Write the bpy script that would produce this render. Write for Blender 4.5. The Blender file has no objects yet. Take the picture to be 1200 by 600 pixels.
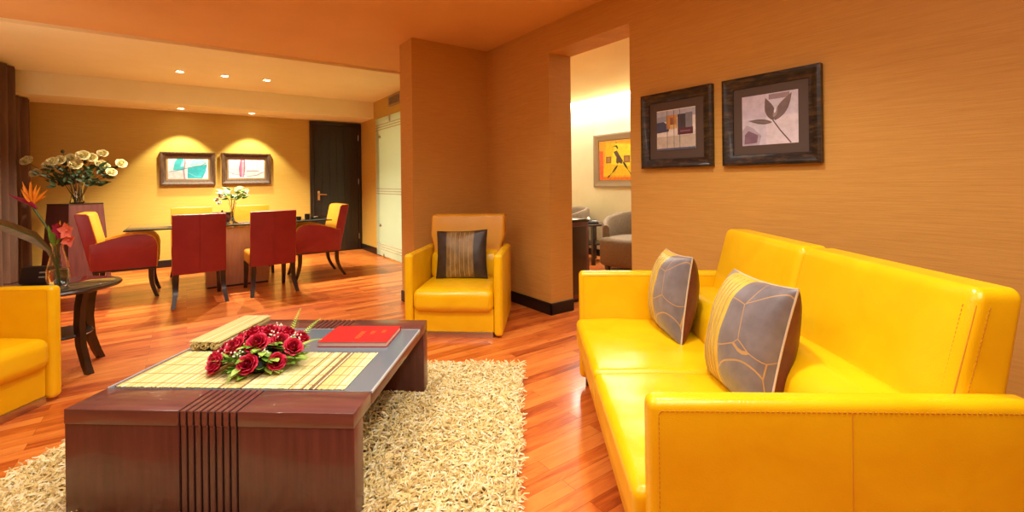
import bpy, bmesh, math, random
from mathutils import Vector, Matrix, noise
random.seed(11)
R = math.radians
S = bpy.context.scene
COL = S.collection

# ------------------------------------------------------------------ layout
# World axes follow the walls.  The seating group is turned against them; its
# own frame (X to the right, Y ahead, seen from the seating side) is AX / AY.
_n = math.hypot(383, 535)
AX = Vector((535/_n, -383/_n)); AY = Vector((383/_n, 535/_n))
A0 = -math.degrees(math.atan2(383, 535))
def at(X, Y): v = AX*X + AY*Y; return v.x, v.y
CAM_H = 1.22
XW, XWB = 2.695, 2.965            # sofa wall, room side and back side
YB = 8.54                         # back wall
XL = -1.86                        # left wall
YF = -2.6                         # wall behind the viewer
ZC, ZD, ZS = 2.645, 2.612, 2.335  # ceiling, dining ceiling, soffit
XN = 5.42                         # far wall of the next room

# ------------------------------------------------------------------ materials
def new_mat(name):
    m = bpy.data.materials.new(name); m.use_nodes = True
    nt = m.node_tree; b = nt.nodes['Principled BSDF']
    return m, nt, b
def N(nt, kind, **kw):
    n = nt.nodes.new(kind)
    for k, v in kw.items():
        if k in n.inputs: n.inputs[k].default_value = v
        else: setattr(n, k, v)
    return n
def coords(nt, scale=(1,1,1), rot=(0,0,0)):
    tc = nt.nodes.new('ShaderNodeTexCoord'); mp = nt.nodes.new('ShaderNodeMapping')
    mp.inputs['Scale'].default_value = scale; mp.inputs['Rotation'].default_value = rot
    nt.links.new(tc.outputs['Object'], mp.inputs['Vector']); return mp.outputs['Vector']
def ramp(nt, fac, stops):
    r = nt.nodes.new('ShaderNodeValToRGB'); e = r.color_ramp.elements
    while len(e) < len(stops): e.new(.5)
    for i, (p, c) in enumerate(stops): e[i].position = p; e[i].color = (*c, 1)
    nt.links.new(fac, r.inputs['Fac']); return r.outputs['Color']
def bump(nt, b, h, strength=.2, dist=.01):
    bp = N(nt, 'ShaderNodeBump', Strength=strength, Distance=dist)
    nt.links.new(h, bp.inputs['Height']); nt.links.new(bp.outputs['Normal'], b.inputs['Normal'])
def plain(name, c, rough=.5, metal=0., coat=0., spec=.5, emit=None, es=0., trans=0., ior=1.45, sss=0):
    m, nt, b = new_mat(name)
    b.inputs['Base Color'].default_value = (*c, 1); b.inputs['Roughness'].default_value = rough
    b.inputs['Metallic'].default_value = metal; b.inputs['Coat Weight'].default_value = coat
    b.inputs['Specular IOR Level'].default_value = spec
    b.inputs['Transmission Weight'].default_value = trans; b.inputs['IOR'].default_value = ior
    if emit: b.inputs['Emission Color'].default_value = (*emit, 1); b.inputs['Emission Strength'].default_value = es
    return m
def noisy(name, c1, c2, scale=(8,8,8), rough=.5, bmp=.1, dist=.004, detail=4, coat=0, ns=1., spec=.5, metal=0., lo=.3, hi=.7):
    m, nt, b = new_mat(name)
    n = N(nt, 'ShaderNodeTexNoise', Scale=ns, Detail=detail, Roughness=.6)
    nt.links.new(coords(nt, scale), n.inputs['Vector'])
    nt.links.new(ramp(nt, n.outputs['Fac'], [(lo, c1), (hi, c2)]), b.inputs['Base Color'])
    b.inputs['Roughness'].default_value = rough; b.inputs['Coat Weight'].default_value = coat
    b.inputs['Specular IOR Level'].default_value = spec; b.inputs['Metallic'].default_value = metal
    if bmp: bump(nt, b, n.outputs['Fac'], bmp, dist)
    return m
def leather(name, c1, c2, rough=.34):
    m, nt, b = new_mat(name)
    v = coords(nt)
    big = N(nt, 'ShaderNodeTexNoise', Scale=5., Detail=3., Distortion=.6); nt.links.new(v, big.inputs['Vector'])
    vo = N(nt, 'ShaderNodeTexVoronoi', Scale=260.); nt.links.new(v, vo.inputs['Vector'])
    nt.links.new(ramp(nt, big.outputs['Fac'], [(.3, c1), (.7, c2)]), b.inputs['Base Color'])
    ad = N(nt, 'ShaderNodeMath', operation='MULTIPLY_ADD'); ad.inputs[1].default_value = .06
    nt.links.new(vo.outputs['Distance'], ad.inputs[0]); nt.links.new(big.outputs['Fac'], ad.inputs[2])
    bump(nt, b, ad.outputs[0], .35, .012)
    b.inputs['Roughness'].default_value = rough; b.inputs['Specular IOR Level'].default_value = .5
    return m
def wallpaper(name, c1, c2):
    m, nt, b = new_mat(name)
    n = N(nt, 'ShaderNodeTexNoise', Scale=1., Detail=5., Roughness=.7); nt.links.new(coords(nt, (5, 5, 170)), n.inputs['Vector'])
    nt.links.new(ramp(nt, n.outputs['Fac'], [(.3, c1), (.7, c2)]), b.inputs['Base Color'])
    b.inputs['Roughness'].default_value = .62; b.inputs['Specular IOR Level'].default_value = .3
    bump(nt, b, n.outputs['Fac'], .25, .004); return m
def floor_mat():
    m, nt, b = new_mat('laminate strips')
    v = coords(nt)
    br = N(nt, 'ShaderNodeTexBrick'); br.offset = .37; br.squash = 1
    for k, x in (('Scale', 1.), ('Mortar Size', .0009), ('Mortar Smooth', .2), ('Bias', 0.), ('Brick Width', .62), ('Row Height', .078)): br.inputs[k].default_value = x
    br.inputs['Color1'].default_value = (0, 0, 0, 1); br.inputs['Color2'].default_value = (1, 1, 1, 1); br.inputs['Mortar'].default_value = (.0, .0, .0, 1)
    nt.links.new(v, br.inputs['Vector'])
    n = N(nt, 'ShaderNodeTexNoise', Scale=1., Detail=6., Roughness=.65, Distortion=.8)
    mp = nt.nodes.new('ShaderNodeMapping'); mp.inputs['Scale'].default_value = (3.2, 26, 1)
    add = N(nt, 'ShaderNodeVectorMath', operation='MULTIPLY_ADD'); add.inputs[1].default_value = (7, 7, 7)
    nt.links.new(br.outputs['Color'], add.inputs[0]); nt.links.new(v, add.inputs[2])
    nt.links.new(add.outputs[0], mp.inputs['Vector']); nt.links.new(mp.outputs['Vector'], n.inputs['Vector'])
    mx = N(nt, 'ShaderNodeMath', operation='MULTIPLY_ADD'); mx.inputs[1].default_value = .42
    nt.links.new(br.outputs['Color'], mx.inputs[0]); nt.links.new(n.outputs['Fac'], mx.inputs[2])
    c = ramp(nt, mx.outputs[0], [(.26, (.15, .020, .006)), (.48, (.42, .075, .013)), (.66, (.62, .145, .022)), (.92, (.78, .26, .050))])
    mm = N(nt, 'ShaderNodeMix', data_type='RGBA', blend_type='MULTIPLY'); mm.inputs[0].default_value = 1.
    rr = ramp(nt, br.outputs['Fac'], [(0., (1, 1, 1)), (1., (.45, .35, .3))])
    nt.links.new(c, mm.inputs[6]); nt.links.new(rr, mm.inputs[7]); nt.links.new(mm.outputs[2], b.inputs['Base Color'])
    b.inputs['Roughness'].default_value = .30; b.inputs['Coat Weight'].default_value = .25; b.inputs['Coat Roughness'].default_value = .12
    bump(nt, b, n.outputs['Fac'], .05, .002); return m
def wood(name, c1, c2, scale=(3, 40, 3), rough=.35, coat=.2):
    return noisy(name, c1, c2, scale, rough, .06, .002, 5, coat)
def crackle(name, base, base2, line, scale=7., w=.02):
    m, nt, b = new_mat(name)
    v = coords(nt); vo = N(nt, 'ShaderNodeTexVoronoi', feature='DISTANCE_TO_EDGE', Scale=scale); nt.links.new(v, vo.inputs['Vector'])
    n = N(nt, 'ShaderNodeTexNoise', Scale=14., Detail=3.); nt.links.new(v, n.inputs['Vector'])
    c = ramp(nt, n.outputs['Fac'], [(.3, base), (.7, base2)])
    f = N(nt, 'ShaderNodeMath', operation='LESS_THAN'); f.inputs[1].default_value = w; nt.links.new(vo.outputs['Distance'], f.inputs[0])
    mm = N(nt, 'ShaderNodeMix', data_type='RGBA'); nt.links.new(f.outputs[0], mm.inputs[0]); nt.links.new(c, mm.inputs[6]); mm.inputs[7].default_value = (*line, 1)
    nt.links.new(mm.outputs[2], b.inputs['Base Color']); b.inputs['Roughness'].default_value = .38
    b.inputs['Sheen Weight'].default_value = .3
    bump(nt, b, n.outputs['Fac'], .25, .01); return m

M = {}
M['floor'] = floor_mat()
M['wall'] = wallpaper('grasscloth ochre', (.55, .285, .056), (.65, .36, .082))
M['wall_dining'] = wallpaper('grasscloth yellow ochre', (.52, .33, .060), (.60, .40, .085))
M['wall_pale'] = noisy('pale cream plaster', (.80, .74, .47), (.86, .80, .54), (3, 3, 3), .7, .03)
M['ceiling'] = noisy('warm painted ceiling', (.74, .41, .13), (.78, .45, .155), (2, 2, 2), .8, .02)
M['ceiling_d'] = noisy('cream ceiling lightened for uplight', (.88, .78, .42), (.93, .85, .50), (1.5, 1.5, 1.5), .7, .02)  # paler than the main ceiling: dining uplight is put into the colour
M['black'] = plain('black skirting', (.010, .008, .008), .35)
M['door'] = wood('near black door veneer', (.008, .005, .004), (.022, .013, .010), (30, 30, 2), .32, .2)
M['leather'] = leather('mustard yellow leather', (.86, .49, .003), (.92, .57, .006), .26)
M['leather_d'] = leather('darker mustard leather', (.70, .33, .02), (.76, .38, .03), .36)
M['stitch'] = plain('ochre thread', (.62, .27, .01), .7)
M['red'] = leather('burgundy red leather', (.27, .016, .020), (.33, .024, .028), .42)
M['yel'] = leather('amber leather', (.56, .225, .010), (.62, .265, .015), .40)
M['darkwood'] = wood('espresso wood', (.014, .006, .004), (.035, .014, .009), (30, 30, 4), .28, .3)
M['tablewood'] = wood('wenge red brown veneer', (.085, .022, .020), (.145, .040, .034), (40, 40, 3), .34, .25)
M['tabletopwood'] = wood('wenge red brown veneer flat', (.115, .036, .030), (.18, .060, .048), (3, 40, 40), .30, .3)
M['groove'] = plain('dark groove', (.006, .004, .004), .5)
M['greyglass'] = plain('smoked grey glass', (.15, .20, .245), .10, 0, .6)
M['glassedge'] = plain('pale glass edge', (.42, .48, .52), .2, 0, .3)
M['metal'] = plain('brushed steel', (.55, .50, .45), .3, 1.)
M['brass'] = plain('satin brass', (.75, .5, .25), .3, 1.)
M['clear'] = plain('clear glass', (1, 1, 1), .02, trans=1., ior=1.45)
M['water'] = plain('water', (.9, .95, .92), .02, trans=1., ior=1.33)
M['frost'] = None
M['tglass'] = plain('dark tinted table glass', (.16, .20, .17), .04, trans=.75, ior=1.5, coat=.5)
M['pinkwood'] = wood('pale pink maple', (.52, .30, .21), (.62, .39, .28), (40, 40, 4), .4, .2)
M['blackplastic'] = plain('black plastic', (.012, .012, .014), .3)
M['greymark'] = plain('grey plastic', (.35, .35, .35), .4)
M['curtain'] = noisy('brown curtain cloth', (.085, .038, .020), (.15, .070, .036), (9, 9, 2), .75, .1)
M['shag1'] = noisy('shag yarn straw', (.80, .63, .25), (.92, .79, .40), (30, 30, 30), .8, 0)
M['shag2'] = noisy('shag yarn gold', (.58, .40, .14), (.74, .56, .24), (30, 30, 30), .8, 0)
M['shag3'] = noisy('shag yarn cream', (.92, .83, .52), (.96, .90, .62), (30, 30, 30), .8, 0)
M['shagbase'] = plain('rug backing', (.22, .13, .045), .9)
for i, c in enumerate([(.70, .58, .22), (.80, .70, .34), (.58, .44, .15), (.24, .14, .06), (.86, .79, .48)]):
    M['reed%d' % i] = plain('reed %d' % i, c, .55)
M['thread'] = plain('tan thread', (.50, .36, .14), .8)
M['bookred'] = noisy('red book cloth', (.50, .012, .014), (.60, .022, .022), (40, 40, 40), .45, .05)
M['paper'] = plain('page edges', (.80, .74, .62), .7)
M['gold'] = plain('gold foil', (.85, .5, .10), .35, .6)
M['rose'] = noisy('crimson rose petal', (.50, .004, .028), (.74, .022, .085), (30, 30, 30), .5, .05)
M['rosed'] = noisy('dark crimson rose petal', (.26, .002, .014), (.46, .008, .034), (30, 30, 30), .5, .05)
M['leaf'] = noisy('fresh green leaf', (.10, .26, .02), (.24, .42, .05), (25, 25, 25), .42, .1)
M['leafl'] = noisy('light green leaf', (.30, .52, .06), (.48, .66, .14), (25, 25, 25), .42, .1)
M['leafd'] = noisy('dark green leaf', (.018, .040, .010), (.045, .080, .020), (25, 25, 25), .5, .1)
M['leafv'] = noisy('vivid green leaf', (.04, .16, .010), (.10, .28, .02), (25, 25, 25), .5, .1)
M['leafgrey'] = noisy('dusky green brown leaf', (.12, .085, .035), (.24, .17, .075), (4, 60, 4), .5, .15)
M['stem'] = plain('green stem', (.07, .12, .02), .5)
M['stemd'] = plain('brown stem', (.05, .045, .015), .6)
M['white_fl'] = plain('white blossom', (.88, .84, .70), .6)
M['cream_fl'] = noisy('cream petal', (.78, .66, .26), (.88, .80, .45), (30, 30, 30), .6, 0)
M['orange_fl'] = noisy('orange sepal', (.85, .26, .01), (.92, .40, .02), (30, 30, 30), .5, 0)
M['crim_fl'] = plain('magenta bract', (.30, .005, .06), .45)
M['pink_fl'] = noisy('coral orchid petal', (.80, .12, .09), (.88, .28, .20), (40, 40, 40), .5, 0)
M['frame_b'] = noisy('black and gold distressed frame', (.006, .005, .005), (.12, .065, .02), (14, 14, 50), .35, .25, .006, 6, .2, lo=.45, hi=.80)
M['frame_w'] = noisy('dark walnut frame', (.035, .016, .008), (.13, .065, .03), (60, 60, 10), .45, .25, .006, 6)
M['frame_g'] = plain('grey beige frame', (.33, .25, .15), .5)
M['matb'] = plain('taupe mount', (.085, .058, .045), .7)
M['goldline'] = plain('dull gold fillet', (.42, .28, .12), .4, .4)
M['tub'] = noisy('taupe tub chair cloth', (.13, .085, .045), (.20, .135, .075), (60, 60, 60), .85, .2)
M['silkgrey'] = crackle('grey violet silk with gold twigs', (.135, .115, .125), (.20, .175, .185), (.46, .27, .09), 4.6, .0075)
M['silklight'] = noisy('pale grey silk', (.26, .22, .19), (.34, .30, .26), (9, 9, 9), .4, .2)
M['silkyel'] = noisy('yellow pleated silk', (.60, .42, .05), (.74, .54, .09), (20, 20, 20), .45, .3)
M['silkgold'] = noisy('bronze gold silk', (.13, .075, .020), (.32, .20, .065), (16, 16, 7), .40, .3)
M['silkdark'] = noisy('dark brown silk', (.022, .014, .010), (.055, .035, .022), (14, 14, 14), .4, .3)
M['maroon'] = noisy('maroon silk', (.085, .016, .012), (.14, .03, .022), (14, 14, 14), .38, .3)
M['piping'] = plain('pale piping cord', (.58, .48, .36), .6)
M['bulb'] = plain('lit lamp', (1, .9, .7), .5, emit=(1., .86, .55), es=60.)
M['whitetrim'] = plain('white trim ring', (.85, .80, .68), .4)
M['ventm'] = plain('beige vent metal', (.42, .30, .17), .45, .2)
M['ventd'] = plain('vent shadow', (.06, .05, .045), .6)
m, nt, b = new_mat('frosted green glass')
b.inputs['Base Color'].default_value = (.72, .86, .70, 1); b.inputs['Roughness'].default_value = .35
tl = N(nt, 'ShaderNodeBsdfTranslucent'); tl.inputs['Color'].default_value = (.82, .95, .80, 1)
mxs = nt.nodes.new('ShaderNodeMixShader'); mxs.inputs[0].default_value = .6
out = nt.nodes['Material Output']
nt.links.new(b.outputs[0], mxs.inputs[1]); nt.links.new(tl.outputs[0], mxs.inputs[2]); nt.links.new(mxs.outputs[0], out.inputs['Surface'])
M['frost'] = m
M['stripe'] = plain('clear stripe in frosted glass', (.60, .62, .42), .15)
_art = {}
def A(c, rough=.5):
    k = tuple(c)
    if k not in _art:
        _art[k] = noisy('paint %.2f %.2f %.2f' % k, tuple(x*.85 for x in c), tuple(min(1, x*1.12) for x in c), (25, 25, 25), rough, 0)
    return _art[k]

# ------------------------------------------------------------------ mesh builder
class B:
    def __init__(s): s.v = []; s.f = []; s.mi = []
    def add(s, vs, fs, m=0):
        o = len(s.v); s.v += [tuple(p) for p in vs]
        for f in fs: s.f.append(tuple(i+o for i in f)); s.mi.append(m)
        return s
    def frombm(s, bm, m=0):
        bm.verts.index_update(); s.add([v.co for v in bm.verts], [[v.index for v in f.verts] for f in bm.faces], m); bm.free(); return s
    def box(s, x0, x1, y0, y1, z0, z1, m=0, bev=0., seg=2, mat=None):
        bm = bmesh.new(); bmesh.ops.create_cube(bm, size=1)
        for v in bm.verts: v.co = Vector(((x0+x1)/2+v.co.x*(x1-x0), (y0+y1)/2+v.co.y*(y1-y0), (z0+z1)/2+v.co.z*(z1-z0)))
        if bev: bmesh.ops.bevel(bm, geom=bm.edges[:], offset=bev, segments=seg, affect='EDGES', profile=.5)
        if mat: bm.transform(mat)
        return s.frombm(bm, m)
    def prism(s, poly, lo, hi, axis='x', m=0, bev=0., seg=2, msel=None):
        """poly in the other two axes, extruded lo..hi along axis. msel(normal)->material"""
        bm = bmesh.new()
        def P(a, b, c): return {'x': (c, a, b), 'y': (a, c, b), 'z': (a, b, c)}[axis]
        v0 = [bm.verts.new(P(a, b, lo)) for a, b in poly]; v1 = [bm.verts.new(P(a, b, hi)) for a, b in poly]
        n = len(poly); bm.faces.new(v0[::-1]); bm.faces.new(v1)
        for i in range(n): bm.faces.new((v0[i], v0[(i+1) % n], v1[(i+1) % n], v1[i]))
        bmesh.ops.recalc_face_normals(bm, faces=bm.faces[:])
        if bev:
            es = [e for e in bm.edges if len(e.link_faces) == 2 and e.calc_face_angle() > R(35)]
            bmesh.ops.bevel(bm, geom=es, offset=bev, segments=seg, affect='EDGES', profile=.5)
        if msel:
            bm.verts.index_update(); bm.normal_update(); o = len(s.v); s.v += [tuple(v.co) for v in bm.verts]
            for f in bm.faces: s.f.append(tuple(v.index+o for v in f.verts)); s.mi.append(msel(f.normal))
            bm.free(); return s
        return s.frombm(bm, m)
    def tube(s, path, rad, n=8, m=0, cap=True, flat=1.):
        path = [Vector(p) for p in path]
        if not hasattr(rad, '__len__'): rad = [rad]*len(path)
        vs, fs = [], []; up = None
        for i, p in enumerate(path):
            d = (path[min(i+1, len(path)-1)]-path[max(i-1, 0)]).normalized()
            if up is None:
                up = d.orthogonal().normalized()
            up = (up-d*up.dot(d)).normalized(); sd = d.cross(up)
            for k in range(n):
                a = 2*math.pi*k/n; vs.append(p+(up*math.cos(a)*flat+sd*math.sin(a))*rad[i])
        for i in range(len(path)-1):
            for k in range(n): fs.append((i*n+k, i*n+(k+1) % n, (i+1)*n+(k+1) % n, (i+1)*n+k))
        if cap: fs.append(tuple(range(n))[::-1]); fs.append(tuple((len(path)-1)*n+k for k in range(n)))
        return s.add(vs, fs, m)
    def lathe(s, prof, n=24, c=(0, 0, 0), m=0, close=True):
        vs, fs = [], []
        for r, z in prof:
            for k in range(n):
                a = 2*math.pi*k/n; vs.append((c[0]+r*math.cos(a), c[1]+r*math.sin(a), c[2]+z))
        for i in range(len(prof)-1):
            for k in range(n): fs.append((i*n+k, i*n+(k+1) % n, (i+1)*n+(k+1) % n, (i+1)*n+k))
        if close: fs.append(tuple(range(n))[::-1]); fs.append(tuple((len(prof)-1)*n+k for k in range(n)))
        return s.add(vs, fs, m)
    def grid(s, fn, nu, nv, m=0):
        vs = [fn(i/nu, j/nv) for j in range(nv+1) for i in range(nu+1)]
        fs = [(j*(nu+1)+i, j*(nu+1)+i+1, (j+1)*(nu+1)+i+1, (j+1)*(nu+1)+i) for j in range(nv) for i in range(nu)]
        return s.add(vs, fs, m)
    def soft(s, x0, x1, y0, y1, z0, z1, r, m=0, fn=None, sub=4, puff=(0, 0, 0)):
        """rounded, slightly stuffed box; puff swells the x, y and z faces"""
        h = ((x1-x0)/2, (y1-y0)/2, (z1-z0)/2); c = ((x0+x1)/2, (y0+y1)/2, (z0+z1)/2)
        r = min(r, *(k*.98 for k in h))
        def ax(hh):
            inn = hh-r; t = [inn+r*math.tan(R(a)) for a in (15, 30, 45)]
            return [-x for x in t[::-1]]+[-inn+2*inn*i/sub for i in range(sub+1)]+t
        L = [ax(k) for k in h]; idx = {}; vs = []; fs = []
        def vert(p):
            k = tuple(round(q, 6) for q in p)
            if k in idx: return idx[k]
            q = [max(-(h[i]-r), min(h[i]-r, p[i])) for i in range(3)]; d = Vector([p[i]-q[i] for i in range(3)])
            o = Vector(q)+(d.normalized()*r if d.length > 1e-9 else d)
            u = [o[i]/h[i] for i in range(3)]
            for i in range(3):
                if puff[i]:
                    j, k2 = [a for a in range(3) if a != i]
                    o[i] += puff[i]*u[i]*max(0, 1-u[j]**2)**.7*max(0, 1-u[k2]**2)**.7
            o = Vector((o[0]+c[0], o[1]+c[1], o[2]+c[2]))
            if fn: o = Vector(fn(*o))
            idx[k] = len(vs); vs.append(o); return idx[k]
        for a in range(3):
            b_, c_ = (a+1) % 3, (a+2) % 3
            for sg in (-1, 1):
                for i in range(len(L[b_])-1):
                    for j in range(len(L[c_])-1):
                        q = []
                        for di, dj in ((0, 0), (1, 0), (1, 1), (0, 1)):
                            p = [0, 0, 0]; p[a] = sg*h[a]; p[b_] = L[b_][i+di]; p[c_] = L[c_][j+dj]; q.append(vert(p))
                        fs.append(q if sg > 0 else q[::-1])
        return s.add(vs, fs, m)
    def obj(s, name, mats, parent=None, loc=(0, 0, 0), rz=0., smooth=35):
        me = bpy.data.meshes.new(name); me.from_pydata(s.v, [], s.f)
        for k in (mats if isinstance(mats, (list, tuple)) else [mats]): me.materials.append(M[k] if isinstance(k, str) else k)
        me.polygons.foreach_set('material_index', s.mi)
        if smooth is not None:
            me.polygons.foreach_set('use_smooth', [True]*len(me.polygons)); me.update(); me.set_sharp_from_angle(angle=R(smooth))
        me.update()
        o = bpy.data.objects.new(name, me); COL.objects.link(o); o.parent = parent; o.location = loc
        o.rotation_euler = (0, 0, R(rz)); return o

def tag(o, label, cat, group=None):
    o['label'] = label; o['category'] = cat
    if group: o['group'] = group
    return o
def thing(name, label, cat, loc=(0, 0, 0), rz=0., group=None):
    o = bpy.data.objects.new(name, None); COL.objects.link(o); o.empty_display_size = .1
    o.location = loc; o.rotation_euler = (0, 0, R(rz)); return tag(o, label, cat, group)
def struct(o): o['kind'] = 'structure'; return o
def copy_tree(o, parent=None):
    c = o.copy(); COL.objects.link(c); c.parent = parent
    for ch in [k for k in o.children]: copy_tree(ch, c)
    return c
def place(o, X, Y, Z=0., extra=0.):
    x, y = at(X, Y); o.location = (x, y, Z); o.rotation_euler = (0, 0, R(A0+extra)); return o
def stitches(path, step=.012, ln=.0075, rad=.0011):
    b = B(); P = [Vector(p) for p in path]
    for a, c in zip(P, P[1:]):
        L = (c-a).length; d = (c-a).normalized(); k = 0.
        while k+ln < L: b.tube([a+d*k, a+d*(k+ln)], rad, 5); k += step
    return b

# ------------------------------------------------------------------ room shell
struct(B().box(XL-.1, XN+.1, YF-.1, YB+.1, -.06, 0).obj('floor', 'floor'))
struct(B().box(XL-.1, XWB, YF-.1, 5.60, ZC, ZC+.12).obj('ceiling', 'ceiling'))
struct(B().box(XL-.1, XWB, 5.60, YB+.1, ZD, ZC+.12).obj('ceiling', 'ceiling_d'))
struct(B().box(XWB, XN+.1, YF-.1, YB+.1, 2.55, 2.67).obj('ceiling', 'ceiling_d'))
struct(B().box(XL, XW, 7.80, YB, ZS, ZD).obj('trim_1', 'ceiling_d'))
struct(B().box(XL-.1, XWB, YB, YB+.1, 0, ZC+.1).obj('wall_back', 'wall_dining'))
struct(B().box(XL-.1, XL, YF, YB, 0, ZC+.1).obj('wall_left', 'wall'))
struct(B().box(XL-.1, XN+.1, YF-.1, YF, 0, ZC+.1).obj('wall_front', 'wall'))
OY0, OY1, OZ = 2.245, 3.174, 2.388
w = B()
w.box(XW, XWB, YF, OY0, 0, ZC); w.box(XW, XWB, OY0, OY1, OZ, ZC); w.box(XW, XWB, OY1, 4.40, 0, ZC)
struct(w.obj('wall_right', 'wall'))
struct(B().box(1.82, XWB, 4.214, 4.518, 0, ZC).obj('wall_pier', 'wall'))
XD = 2.66
w = B(); GY0, GY1, GZ = 5.2, 7.45, 2.30
w.box(XD, XWB, 4.518, GY0, 0, ZC); w.box(XD, XWB, GY0, GY1, GZ, ZC); w.box(XD, XWB, GY1, YB, 0, ZC)
struct(w.obj('wall_dining', 'wall_dining'))
struct(B().box(XN, XN+.1, YF, YB, 0, 2.6).obj('wall_far', 'wall_pale'))
struct(B().box(XWB, XN, YB, YB+.1, 0, 2.6).obj('wall_end', 'wall_pale'))
bh, bt = .108, .014
def skirt(name, *bs):
    b = B()
    for q in bs: b.box(*q, 0, bh, bev=.003, seg=1)
    return struct(b.obj(name, 'black'))
skirt('baseboard_right', (XW-bt, XW, OY1-bt, 4.214), (XW-bt, XWB, OY1-bt, OY1), (XW-bt, XW, YF, OY0+bt), (XW-bt, XWB, OY0, OY0+bt))
skirt('baseboard_pier', (1.82-bt, XW-bt, 4.214-bt, 4.214), (1.82-bt, 1.82, 4.214, 4.518))
skirt('baseboard_back', (XL, 1.76, YB-bt, YB), )
skirt('baseboard_dining', (XD-bt, XD, GY1, YB-.06))
skirt('baseboard_far', (XN-bt, XN, .5, YB))

# black door in the back wall
d = B(); d.box(1.77, 1.83, YB-.05, YB, 0, 2.315, bev=.004); d.box(2.60, 2.656, YB-.05, YB, 0, 2.315, bev=.004); d.box(1.83, 2.60, YB-.05, YB, 2.25, 2.315, bev=.004)
d.box(1.833, 2.597, YB-.035, YB-.002, .006, 2.247)
for i in range(6): d.box(1.84+i*.126, 1.84+i*.126+.122, YB-.040, YB-.034, .015, 2.24, bev=.002, seg=1)
dr = struct(d.obj('door_1', 'door'))
h = B(); h.box(1.885, 1.925, YB-.048, YB-.040, .93, 1.09, bev=.004)
h.tube([(1.905, YB-.045, 1.03), (1.905, YB-.095, 1.03)], .009); h.tube([(1.905, YB-.092, 1.03), (1.95, YB-.094, 1.03), (2.03, YB-.090, 1.025)], [.010, .009, .008])
h.obj('door_handle', 'brass', dr)
for zz in (.25, 1.25, 2.05):
    B().tube([(2.598, YB-.056, zz-.05), (2.598, YB-.056, zz+.05)], .008, 8).obj('hinge', 'metal', dr)

# frosted glass sliding leaf with clear stripes
g = B(); GX = XD-.032
g.box(GX, GX+.012, 5.1, 7.62, .02, 2.29, bev=.002, seg=1)
gl = struct(g.obj('door_2', 'frost'))
s_ = B()
for zz in (2.17, 2.13, 2.09, 1.115, 1.075, 1.035, .20, .16, .12): s_.box(GX-.0015, GX, 5.1, 7.62, zz, zz+.016)
s_.obj('clear_stripes', 'stripe', gl)
for zz in (1.98, .52):
    B().lathe([(.0, 0), (.022, 0), (.022, .02), (.018, .026), (0, .026)], 16, close=False).obj('glass_clamp', 'metal', gl, (0, 0, 0))
for o, zz in zip([k for k in gl.children if k.name.startswith('glass_clamp')], (1.98, .52)):
    o.location = (GX, 7.40, zz); o.rotation_euler = (0, R(-90), 0)
B().box(GX-.01, GX+.03, 6.93, 6.98, 2.19, 2.30, bev=.004).obj('hanger', 'metal', gl)
B().box(GX-.008, GX+.02, 7.26, 7.30, 0, .06, bev=.004).obj('floor_guide', 'metal', gl)

# air vent high on the dining side wall
v = thing('air_vent', 'beige grilled air vent high on wall above frosted glass door', 'air vent', (XD, 6.82, 2.515))
fr = B(); fr.box(-.014, 0, -.25, .25, .06, .085, bev=.003); fr.box(-.014, 0, -.25, .25, -.085, -.06, bev=.003); fr.box(-.014, 0, -.25, -.225, -.06, .06); fr.box(-.014, 0, .225, .25, -.06, .06)
fr.obj('vent_frame', 'ventm', v); B().box(-.004, 0, -.225, .225, -.06, .06).obj('backing', 'ventd', v)
sl = B()
for i in range(7): sl.box(-.011, -.003, -.225, .225, -.052+i*.0165, -.046+i*.0165)
sl.obj('vent_slats', 'ventm', v)

# ------------------------------------------------------------------ ceiling lights
def downlight(x, y, z, label, grp):
    t = thing('downlight', label, 'ceiling light', (x, y, z), 0, grp)
    B().lathe([(.034, -.001), (.050, -.008), (.056, -.006), (.058, 0), (.034, 0)], 24, close=False).obj('trim_ring', 'whitetrim', t)
    B().lathe([(.0, -.006), (.020, -.006), (.033, -.003), (.033, 0), (0, 0)], 20, close=False).obj('lamp', 'bulb', t)
    return t
for x, y, q in ((-.04, 6.90, 'left'), (.425, 6.88, 'middle'), (.90, 6.86, 'right')):
    downlight(x, y, ZD, '%s of the three lit downlights in the dining ceiling over the table' % {'left': 'leftmost', 'middle': 'middle one', 'right': 'rightmost'}[q], 'downlights over the dining table')
for x, y, q in ((-.04, 8.17, 'left'), (.86, 8.17, 'right')):
    downlight(x, y, ZS, 'lit downlight under the dropped soffit above the %s back wall picture' % ('teal' if q == 'left' else 'pink and violet'), 'downlights in the soffit by the back wall')
B().box(-.42, 1.35, 8.30, 8.345, ZS-.006, ZS+.004, bev=.002, seg=1).obj('slot_diffuser', 'whitetrim', bpy.data.objects['trim_1'])

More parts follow.
